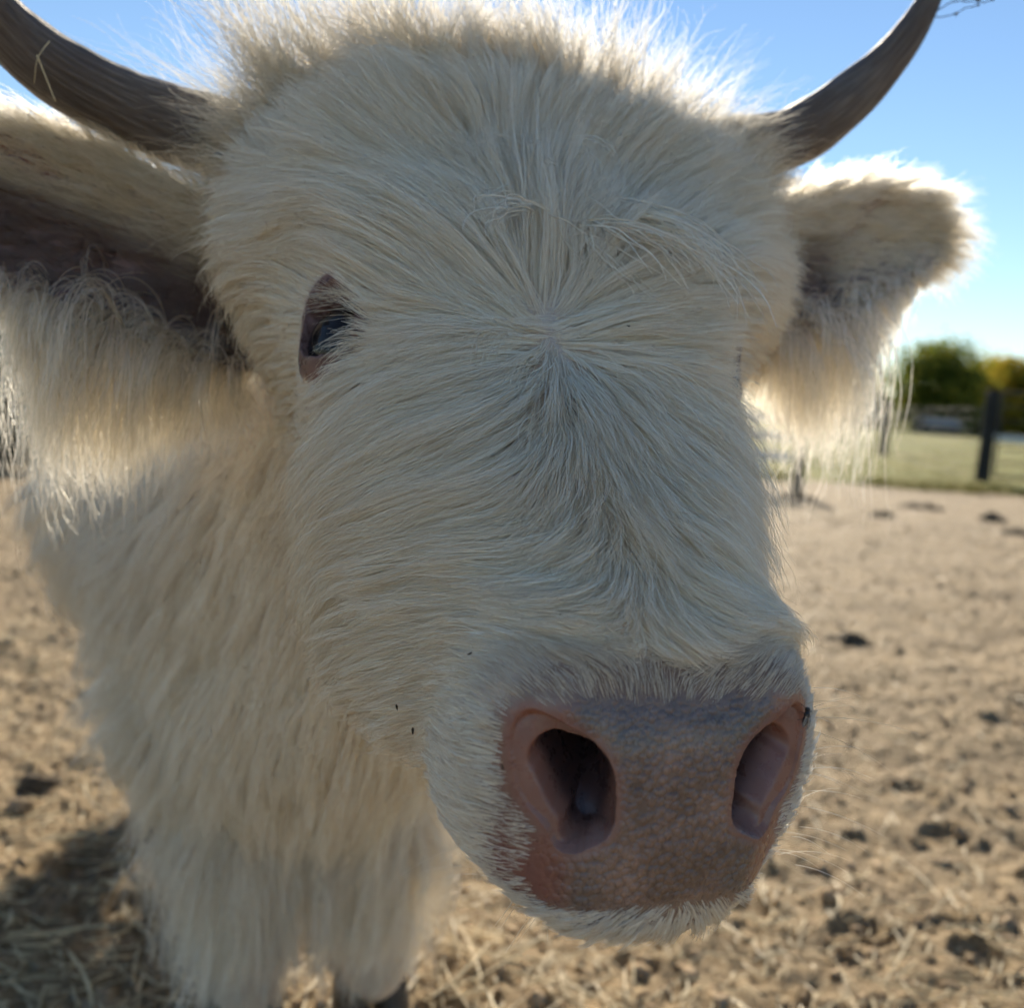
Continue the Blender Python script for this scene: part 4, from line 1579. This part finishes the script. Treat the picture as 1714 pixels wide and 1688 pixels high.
def body_flow(P):
    z = np.array([0, 0, 1.0])
    a = smoothstep(0.30, 0.20, P[:, 2])[:, None]
    f = nrm(-FWD * 0.55 - z * 0.85)[None] * (1 - a) + nrm(-z * 1.0 + FWD * 0.05)[None] * a
    return nrm(f + 0.35 * np.stack([vnoise(P[:, 0] * 9, P[:, 2] * 9, 81), vnoise(P[:, 1] * 9, P[:, 2] * 9, 82), 0 * P[:, 0]], 1))


def body_fur():
    def w(c, n):
        return (c[:, 2] > 0.05) * (0.25 + 0.75 * smoothstep(-0.5, 0.1, n @ nrm(np.array([-0.25, -0.95, 0.1])))) * (1 + 1.5 * smoothstep(1.6, 1.0, c[:, 1]))
    NG, NH = 5500, 80000
    gp, gn, _ = sample_mesh(COW_P, T_BODY, NG, w)
    L = 0.064 + 0.040 * smoothstep(0.6, 0.32, gp[:, 2]) - 0.075 * smoothstep(0.22, 0.10, gp[:, 2])
    L = L * np.clip(rng.normal(1, 0.2, NG), 0.5, 1.6)
    X = march(gp, gn, L, body_flow, 8, 0.36, 0.15, wav=0.12, hvar=0.45)
    X[:, :, 2] = np.maximum(X[:, :, 2], 0.01)
    hp, hn, _ = sample_mesh(COW_P, T_BODY, NH, w)
    big = gp[rng.choice(NG, 900, replace=False)]
    S = build_strands(hp, gp, X, 0.2, 0.5, 1.1, 0.07, 0.03, big, 0.5)
    S[:, :, 2] = np.maximum(S[:, :, 2], 0.01)
    n1 = vnoise(hp[:, 0] * 11 + hp[:, 1] * 5, hp[:, 2] * 7, 83)
    tint = np.clip(0.02 + 0.50 * np.maximum(0, n1 - 0.08) + 0.25 * smoothstep(0.16, 0.05, hp[:, 2]), 0, 1)
    curves_obj('body_fur', S, 0.00030 * rng.uniform(0.7, 1.3, NH), M_FUR, COW, tint)


def ear_fur(E, ear_o, sgn, fr, fn):
    m = 11
    _aux = {}
    z = np.array([0, 0, -1.0])

    def grow(t, q, side, L, out, lift, droop, n_h, clumps, radius, frizz=0.03, spread=0.006, up=0.0, bigc=0.5, flat=False):
        ng = len(t)
        p, nn, e1, e2, e3 = E.at(t, q, side)
        base_n = e3 * np.asarray(side).reshape(-1, 1) if flat else nn
        d = nrm(e1 * out[:, None] + base_n * lift + e2 * (up * q)[:, None] + rng.normal(0, 0.12, p.shape))
        X = np.empty((ng, m, 3)); X[:, 0] = p
        ds = (L / (m - 1))[:, None]
        wv = rng.normal(0, 0.10, p.shape)
        for k in range(1, m):
            d = nrm(d + z * droop[:, None] * (0.6 + 0.7 * k / m) + wv * math.sin(k * 0.8))
            p = p + d * ds
            X[:, k] = p
        ti = rng.integers(0, ng, n_h)
        tt = np.clip(t[ti] + rng.normal(0, spread * 4, n_h), 0, 1); qq = np.clip(q[ti] + rng.normal(0, spread * 14, n_h), -1, 1)
        hp = E.at(tt, qq, side[ti])[0]
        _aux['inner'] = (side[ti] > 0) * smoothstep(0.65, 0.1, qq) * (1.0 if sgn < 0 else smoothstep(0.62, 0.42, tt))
        big = X[rng.choice(ng, clumps, replace=False), 0]
        return build_strands(hp, X[:, 0], X, 0.20, 0.7, 0.9, 0.05, frizz, big, bigc)

    n = 2600                                             # short coat on both faces
    t = rng.uniform(0, 1, n) ** 0.9; q = rng.uniform(-1, 1, n); side = np.where(rng.uniform(0, 1, n) < 0.62, 1, -1)
    L = (0.034 + 0.018 * rng.uniform(0, 1, n)) * np.where(side > 0, 0.95, 1.0) * (1 - 0.40 * t) * (1 - 0.35 * (q < 0.1))
    A = grow(t, q, side, L, np.ones(n), 0.24, 0.03 + 0.05 * (q < 0), 25000, 260, None, up=0.2, flat=True)
    inner = _aux['inner']
    n = 900                                              # upper rim
    t = rng.uniform(0.0, 1, n); q = rng.uniform(0.75, 1, n)
    tp = rng.uniform(0, 1, n) < 0.35
    t[tp] = rng.uniform(0.86, 1.0, tp.sum()); q[tp] = rng.uniform(-0.9, 1.0, tp.sum())
    B = grow(t, q, np.where(rng.uniform(0, 1, n) < 0.5, 1, -1), 0.030 + 0.024 * rng.uniform(0, 1, n), np.ones(n) * 0.9, 0.25, np.full(n, 0.05), 8000, 140, None, up=0.45)
    n = 1500                                             # fringe below the lower edge
    t = rng.uniform(0.02, 1.0, n); q = -1 + 0.22 * rng.uniform(0, 1, n) ** 1.5
    L = np.interp(t, *fr) * np.clip(rng.normal(1, 0.22, n), 0.4, 1.5)
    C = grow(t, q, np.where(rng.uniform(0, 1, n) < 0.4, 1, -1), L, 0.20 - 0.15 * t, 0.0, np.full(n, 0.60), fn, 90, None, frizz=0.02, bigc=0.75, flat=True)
    S = np.concatenate([A, B])
    tA = 0.08 + 0.90 * inner  # inner-ear hair: its own brown, deepened by ear shade put into the tint
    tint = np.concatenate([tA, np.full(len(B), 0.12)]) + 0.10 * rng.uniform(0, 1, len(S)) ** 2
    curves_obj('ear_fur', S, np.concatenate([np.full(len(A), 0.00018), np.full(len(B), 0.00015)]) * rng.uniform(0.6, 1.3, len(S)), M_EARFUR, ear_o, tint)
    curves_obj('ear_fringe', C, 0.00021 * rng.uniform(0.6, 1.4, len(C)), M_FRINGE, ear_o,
               np.clip(0.02 + 0.10 * rng.uniform(0, 1, (len(C), 1)) ** 2 + 0.55 * np.clip(1 - np.linspace(0, 1, m)[None] / 0.5, 0, 1), 0, 1))  # darker roots paint the ear's shade into the fringe colour


face_fur()
crown_fur()
horn_tufts()
body_fur()
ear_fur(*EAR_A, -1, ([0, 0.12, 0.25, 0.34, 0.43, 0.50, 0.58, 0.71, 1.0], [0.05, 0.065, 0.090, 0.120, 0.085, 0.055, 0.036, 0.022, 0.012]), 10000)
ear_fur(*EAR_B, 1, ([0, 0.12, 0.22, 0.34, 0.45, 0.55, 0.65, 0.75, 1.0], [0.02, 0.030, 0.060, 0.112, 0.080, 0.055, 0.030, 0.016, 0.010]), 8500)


def fine_hairs():
    # lashes over the eye seen from the front
    out = []
    for s, E in zip((-1, 1), EYES):
        sg = np.array([s, 1, 1])
        o, el, es = EYE_O * sg, EYE_L * sg, EYE_S * sg
        for i in range(60):
            x = rng.uniform(-0.85, 0.95)
            rim = E + o * (0.0275 - 0.012 * x * x) + el * x * 0.0285 + es * 0.0205 * (1 - x * x)
            d = nrm(o * 0.9 + el * (0.35 * x + 0.15) + es * rng.uniform(-0.9, 0.0) + rng.normal(0, 0.10, 3))
            L = rng.uniform(0.014, 0.026); t = np.linspace(0, 1, 8)[:, None]
            out.append(from_head(rim + d * L * t - es * 0.004 * t ** 2))
    curves_obj('eyelashes', np.stack(out), 0.00011, M_FUR, COW)
    wh = []
    for i in range(40):
        s = -1 if rng.uniform() < 0.45 else 1
        q = rng.uniform(0.0, 0.075)
        base = PAD_O + np.array([s * rng.uniform(0.062, 0.074), 0, 0]) + PAD_Q * q - PAD_N * rng.uniform(0.01, 0.03)
        d = nrm(np.array([s * 1.0, 0.1, 0.15]) + rng.normal(0, 0.25, 3))
        L = rng.uniform(0.02, 0.045); t = np.linspace(0, 1, 8)[:, None]
        wh.append(from_head(base + d * L * t - np.array([0, 0.008, 0.004]) * t ** 2))
    for i in range(60):
        base = PAD_O + np.array([rng.uniform(-0.05, 0.05), 0, 0]) + PAD_Q * rng.uniform(0.078, 0.088) - PAD_N * rng.uniform(0.01, 0.03)
        d = nrm(np.array([rng.uniform(-0.3, 0.3), -0.25, -0.8]))
        L = rng.uniform(0.010, 0.022); t = np.linspace(0, 1, 8)[:, None]
        wh.append(from_head(base + d * L * t))
    curves_obj('whiskers', np.stack(wh), 0.00008, M_FUR, COW)


fine_hairs()


# ------------------------------------------------------------------ litter on the ground
M_STRAW = mat_plain('dry_straw', (0.66, 0.54, 0.32), 0.45, 0.5, 25, 0.35, 0.2, 0.002)
M_DUNG = mat_plain('dried_dung', (0.085, 0.064, 0.042), 0.9, 0.15, 40, 0.45, 0.8, 0.012)
M_CLOD = mat_plain('dirt_clod', (0.30, 0.22, 0.135), 0.9, 0.2, 60, 0.35, 0.6, 0.006)
M_BLACK = mat_plain('fly_body', (0.012, 0.012, 0.014), 0.35, 0.5, 200, 0.2, 0.0)
M_SEED = mat_plain('weed_seed', (0.045, 0.034, 0.022), 0.7, 0.3, 200, 0.3, 0.0)


def straw_verts(P, a, L, W, bend, pitch):
    """bent hollow-looking strips: four stations, three-sided section"""
    n = len(P)
    d = np.stack([np.cos(a), np.sin(a), 0 * a], 1); s = np.stack([-np.sin(a), np.cos(a), 0 * a], 1)
    V = []
    for k in range(4):
        t = k / 3
        c = P + d * (L * (t - 0.5))[:, None] + s * (bend * L * (t - 0.5) ** 2 * 4)[:, None]
        c[:, 2] += L * pitch * t
        w = W * (0.8 if k in (0, 3) else 1.0)
        V += [c - s * w[:, None] / 2, c + s * w[:, None] / 2, c + np.stack([0 * w, 0 * w, w * 0.55], 1)]
    V = np.stack(V, 1).reshape(-1, 3)
    f = []
    for k in range(3):
        for i in range(3):
            f.append((k * 3 + i, k * 3 + (i + 1) % 3, k * 3 + 3 + (i + 1) % 3, k * 3 + 3 + i))
    F = (np.arange(n)[:, None, None] * 12 + np.array(f)[None]).reshape(-1, 4)
    return V, F


def litter():
    n = 17000
    y = 0.85 + rng.uniform(0, 1, n) ** 2.0 * 8
    x = rng.uniform(-0.75, 0.75, n) * (y + 0.5)
    dens = vnoise(x * 2.2, y * 2.2, 101) + 0.5 + 0.8 * np.exp(-((x + 0.35) ** 2 + (y - 1.35) ** 2) / 0.6)
    k = rng.uniform(0, 0.9, n) < dens
    x, y = x[k], y[k]; n = len(x)
    P = np.stack([x, y, ground_h(x, y) + 0.004], 1)
    L = np.clip(rng.lognormal(-3.3, 0.65, n), 0.010, 0.17)
    V, F = straw_verts(P, rng.uniform(0, 6.28, n), L, rng.uniform(0.0014, 0.0040, n), rng.normal(0, 0.05, n), rng.uniform(-0.02, 0.16, n))
    tag(quad_mesh('straw_litter', V, F, M_STRAW), 'scattered short bits of straw trodden into the dirt', 'straw', kind='stuff')
    # crumbs of soil
    n = 9000
    y = 0.8 + rng.uniform(0, 1, n) ** 1.8 * 7
    x = rng.uniform(-0.75, 0.75, n) * (y + 0.5)
    P = np.stack([x, y, ground_h(x, y)], 1)
    bm = bmesh.new(); bmesh.ops.create_icosphere(bm, subdivisions=1, radius=1.0)
    bv = np.array([v.co[:] for v in bm.verts]); bf = np.array([[v.index for v in f.verts] for f in bm.faces]); bm.free()
    r = np.clip(rng.lognormal(-5.2, 0.55, n), 0.0025, 0.020)
    sc = rng.uniform(0.6, 1.3, (n, 1, 3)) * np.array([1, 1, 0.7])
    V = P[:, None, :] + bv[None] * sc * r[:, None, None] * (1 + 0.35 * rng.normal(0, 1, (n, len(bv), 1)))
    F = (np.arange(n)[:, None, None] * len(bv) + bf[None]).reshape(-1, 3)
    tag(quad_mesh('dirt_clods', V.reshape(-1, 3), F, M_CLOD, smooth=True), 'small loose crumbs of dirt lying on the ground', 'clods', kind='stuff')


litter()

STALKS = [(-0.80, 1.62, 0.35, 0.17, 0.10), (-0.72, 1.73, 2.3, 0.15, -0.2), (-0.66, 1.60, 0.9, 0.12, 0.3), (-0.50, 1.20, 2.2, 0.13, 0.1), (-0.56, 1.31, 0.1, 0.09, -0.1),
          (-0.02, 1.27, 1.0, 0.13, 0.1), (0.05, 1.34, 0.6, 0.10, -0.15), (-0.06, 1.36, 2.4, 0.11, 0.1), (0.02, 1.21, 1.9, 0.10, 0.2),
          (0.157, 1.24, 2.6, 0.09, -0.1), (0.42, 1.46, 2.2, 0.05, 0.2), (0.28, 1.27, 1.1, 0.04, 0.3), (-0.76, 1.83, 0.5, 0.10, 0.0), (0.09, 1.45, 1.1, 0.09, 0.0)]
for x, y, a, L, bnd in STALKS:
    V, F = straw_verts(np.array([[0, 0, 0.0]]), np.array([a]), np.array([L]), np.array([0.0046]), np.array([bnd * 0.5]), np.array([rng.uniform(0.02, 0.14)]))
    o = quad_mesh('straw_stalk', V, F, M_STRAW)
    o.location = (x, y, float(ground_h(np.array([x]), np.array([y]))[0]) + 0.010)
    if x < -0.3:
        tag(o, 'long dry straw stalk lying left of the front legs, in or near the shadow', 'straw stalk', 'long straw stalks left of the front legs')
    else:
        tag(o, 'long dry straw stalk lying on sunlit dirt below the muzzle', 'straw stalk', 'long straw stalks below the muzzle')


def dung(loc, r, h, label, seed):
    g = np.random.default_rng(seed)
    nr, na = 9, 30
    V = [(0, 0, h)]
    for i in range(1, nr):
        for j in range(na):
            a = 6.2832 * j / na; f = i / (nr - 1)
            rr = r * f * (1 + 0.35 * vnoise(np.array([math.cos(a) * 2 + seed]), np.array([math.sin(a) * 2]), 111)[0])
            z = h * (1 - f ** 2.2) * (1 + 1.2 * vnoise(np.array([rr * math.cos(a) * 30 + seed]), np.array([rr * math.sin(a) * 30]), 112)[0]) - 0.03 * f ** 4
            V.append((rr * math.cos(a), rr * math.sin(a) * 0.8, z))
    F = [(0, 1 + j, 1 + (j + 1) % na) for j in range(na)]
    F += [(1 + i * na + j, 1 + (i + 1) * na + j, 1 + (i + 1) * na + (j + 1) % na, 1 + i * na + (j + 1) % na) for i in range(nr - 2) for j in range(na)]
    o = mesh_obj('dung_pat', V, F, M_DUNG)
    o.location = (loc[0], loc[1], float(ground_h(np.array([loc[0]]), np.array([loc[1]]))[0]) - 0.005)
    tag(o, label, 'dung pat', 'dark dung pats on the dirt')


dung((3.75, 9.15), 0.34, 0.05, 'wide dark dung pat nearest the pasture edge, left of the thick black post', 1)
dung((3.02, 8.15), 0.15, 0.05, 'small dark dung pat left of the wide one', 2)
dung((4.05, 8.45), 0.15, 0.06, 'dark dung pat at the right, below the thick black post', 3)
dung((3.86, 7.55), 0.22, 0.045, 'dark dung pat at the right edge, nearest the camera of the far row', 4)
dung((2.62, 9.35), 0.28, 0.04, 'dark dung pat at the foot of the short post of the white fence', 5)
dung((1.22, 3.50), 0.11, 0.030, 'brown dung pat on the open dirt just right of the muzzle', 6)
dung((-0.84, 1.80), 0.055, 0.035, 'dark dung lump amid the straw at the lower left', 7)


# ------------------------------------------------------------------ small things caught on the cow
def fly(loc, n, t, L, label):
    n = nrm(np.array(n)); t = np.array(t, dtype=float); t = nrm(t - n * (t @ n)); s = np.cross(n, t)
    root = empty('fly', tuple(loc))
    B = lambda q: (np.asarray(q)[:, :1] * t + np.asarray(q)[:, 1:2] * s + np.asarray(q)[:, 2:] * n) * L

    def blob(c, r):
        bm = bmesh.new(); bmesh.ops.create_uvsphere(bm, u_segments=12, v_segments=8, radius=1.0)
        v = np.array([x.co[:] for x in bm.verts]) * r + c; f = [tuple(x.index for x in q.verts) for q in bm.faces]; bm.free()
        return B(v), f
    V, F = join_parts([blob((0.30, 0, 0.16), (0.13, 0.15, 0.12)), blob((0.08, 0, 0.18), (0.19, 0.15, 0.14)), blob((-0.24, 0, 0.16), (0.27, 0.16, 0.13))])
    mesh_obj('body', V, F, M_BLACK, root)
    w = NT('fly_wing'); w.bsdf((0.25, 0.25, 0.25), 0.25, 0.6, Alpha=0.55)
    for k in (-1, 1):
        q = np.array([(0.10, 0.08 * k, 0.27), (-0.12, 0.30 * k, 0.27), (-0.48, 0.36 * k, 0.24), (-0.62, 0.22 * k, 0.22), (-0.40, 0.08 * k, 0.26)])
        q = np.concatenate([q, q + (0, 0, 0.012)])
        F = [(0, 1, 2, 3, 4), (9, 8, 7, 6, 5)] + [(i, (i + 1) % 5, 5 + (i + 1) % 5, 5 + i) for i in range(5)]
        mesh_obj('wing', B(q), F, w.m, root, smooth=False)
        for x0, x1 in ((0.18, 0.42), (0.06, 0.05), (-0.04, -0.34)):
            p = B(np.array([(x0, 0.08 * k, 0.12), ((x0 + x1) / 2, 0.28 * k, 0.26), (x1, 0.46 * k, 0.0)]))
            V, F = tube_np(p, 0.016 * L, 5)
            mesh_obj('leg', V, F, M_BLACK, root)
    tag(root, label, 'fly')


def on_skin(u, v, w, up):
    """a spot on the coat: head frame place, lifted along the local normal"""
    p = from_head(np.array([[u, v, w]]))
    for _ in range(6):
        g = fgrad(p); p = p - (f_cow(p) / np.maximum((g * g).sum(1), 0.2))[:, None] * g
    n = nrm(fgrad(p))[0]
    return p[0] + n * up, n


p, n = on_skin(0.054, -0.2200, -0.0200, 0.003)
fly(p, n, hdir((0.2, 0.9, 0.3)), 0.0085, 'black fly sitting at the top of the right nostril')


def seed(place, up, a, L):
    p, n = on_skin(*place, up)
    bm = bmesh.new(); bmesh.ops.create_uvsphere(bm, u_segments=10, v_segments=8, radius=1.0)
    t = nrm(np.cross(n, [math.cos(a), math.sin(a), 0.3])); s = np.cross(n, t)
    v = np.array([x.co[:] for x in bm.verts]); f = [tuple(x.index for x in q.verts) for q in bm.faces]; bm.free()
    tp = 1 - 0.5 * np.clip(v[:, 2:], -1, 1)
    V = (t * v[:, 2:] * L / 2 + s * v[:, :1] * tp * L * 0.16 + n * v[:, 1:2] * tp * L * 0.13)
    o = mesh_obj('weed_seed', V, f, M_SEED); o.location = tuple(p)
    return o


for place, up, a, L, lab in (
        ((0.0636, 0.0358, 0.0079), 0.017, 0.4, 0.0040, 'dark weed seed caught in the forehead hair, up right of the parting'),
        ((0.0281, -0.0206, 0.0014), 0.013, 1.9, 0.0022, 'tiny dark seed just right of the parting on the forehead'),
        ((-0.0666, -0.159, -0.0969), 0.011, 0.9, 0.0032, 'dark weed seed on the cheek hair left of the muzzle'),
        ((-0.0699, -0.1958, -0.0187), 0.009, 1.2, 0.0026, 'dark weed seed on the white hair above left of the nose'),
        ((-0.0690, -0.1900, -0.0800), 0.011, 2.2, 0.0040, 'brown weed seed low on the cheek beside the muzzle'),
        ((-0.0643, -0.2303, -0.0318), 0.004, 0.3, 0.0022, 'dark speck on the red skin outside the left nostril')):
    tag(seed(place, up, a, L), lab, 'seed', 'seeds caught in the face hair')


def wisp(pts, r, label):
    P = crom(np.array(pts), 14)
    V, F = tube_np(P, np.linspace(r, r * 0.5, 14), 6)
    o = mesh_obj('straw_wisp', V, F, M_STRAW)
    tag(o, label, 'straw wisp', 'straw wisps stuck to the left horn')


wisp([(-0.2815, 0.597, 0.960), (-0.2868, 0.594, 0.949), (-0.2905, 0.598, 0.936)], 0.0005, 'pale straw wisp across the left horn, the one slanting left')
wisp([(-0.2872, 0.594, 0.951), (-0.2835, 0.596, 0.941), (-0.2795, 0.601, 0.928)], 0.0006, 'pale straw wisp across the left horn, the one slanting right')


def sprig():
    root = empty('weed_sprig', (0.274, 0.752, 1.068))
    g = np.random.default_rng(5)
    stems = []; heads = []
    for end, curl in (((0.030, -0.014, 0.010), 0.004), ((0.024, -0.010, -0.001), -0.004), ((0.046, -0.010, 0.016), 0.008)):
        e = np.array(end); t = np.linspace(0, 1, 9)[:, None]
        P = e * t + np.array([curl, 0, curl]) * np.sin(t * 5) + g.normal(0, 0.0005, (9, 3))
        stems.append(tube_np(P, 0.00035, 5)); heads += [P[-1], P[5] + g.normal(0, 0.001, 3)]
    V, F = join_parts(stems); mesh_obj('stem', V, F, M_SEED, root)
    for h in heads:
        bm = bmesh.new(); bmesh.ops.create_icosphere(bm, subdivisions=2, radius=float(g.uniform(0.0007, 0.0014)))
        me = bpy.data.meshes.new('seed_head'); bm.to_mesh(me); bm.free(); me.materials.append(M_SEED)
        for v in me.vertices: v.co *= 1 + 0.3 * g.normal()
        o = link(bpy.data.objects.new('seed_head', me), root); o.location = tuple(h)
    tag(root, 'dry weed sprig with small dark heads caught on the tip of the right horn', 'weed sprig')


sprig()
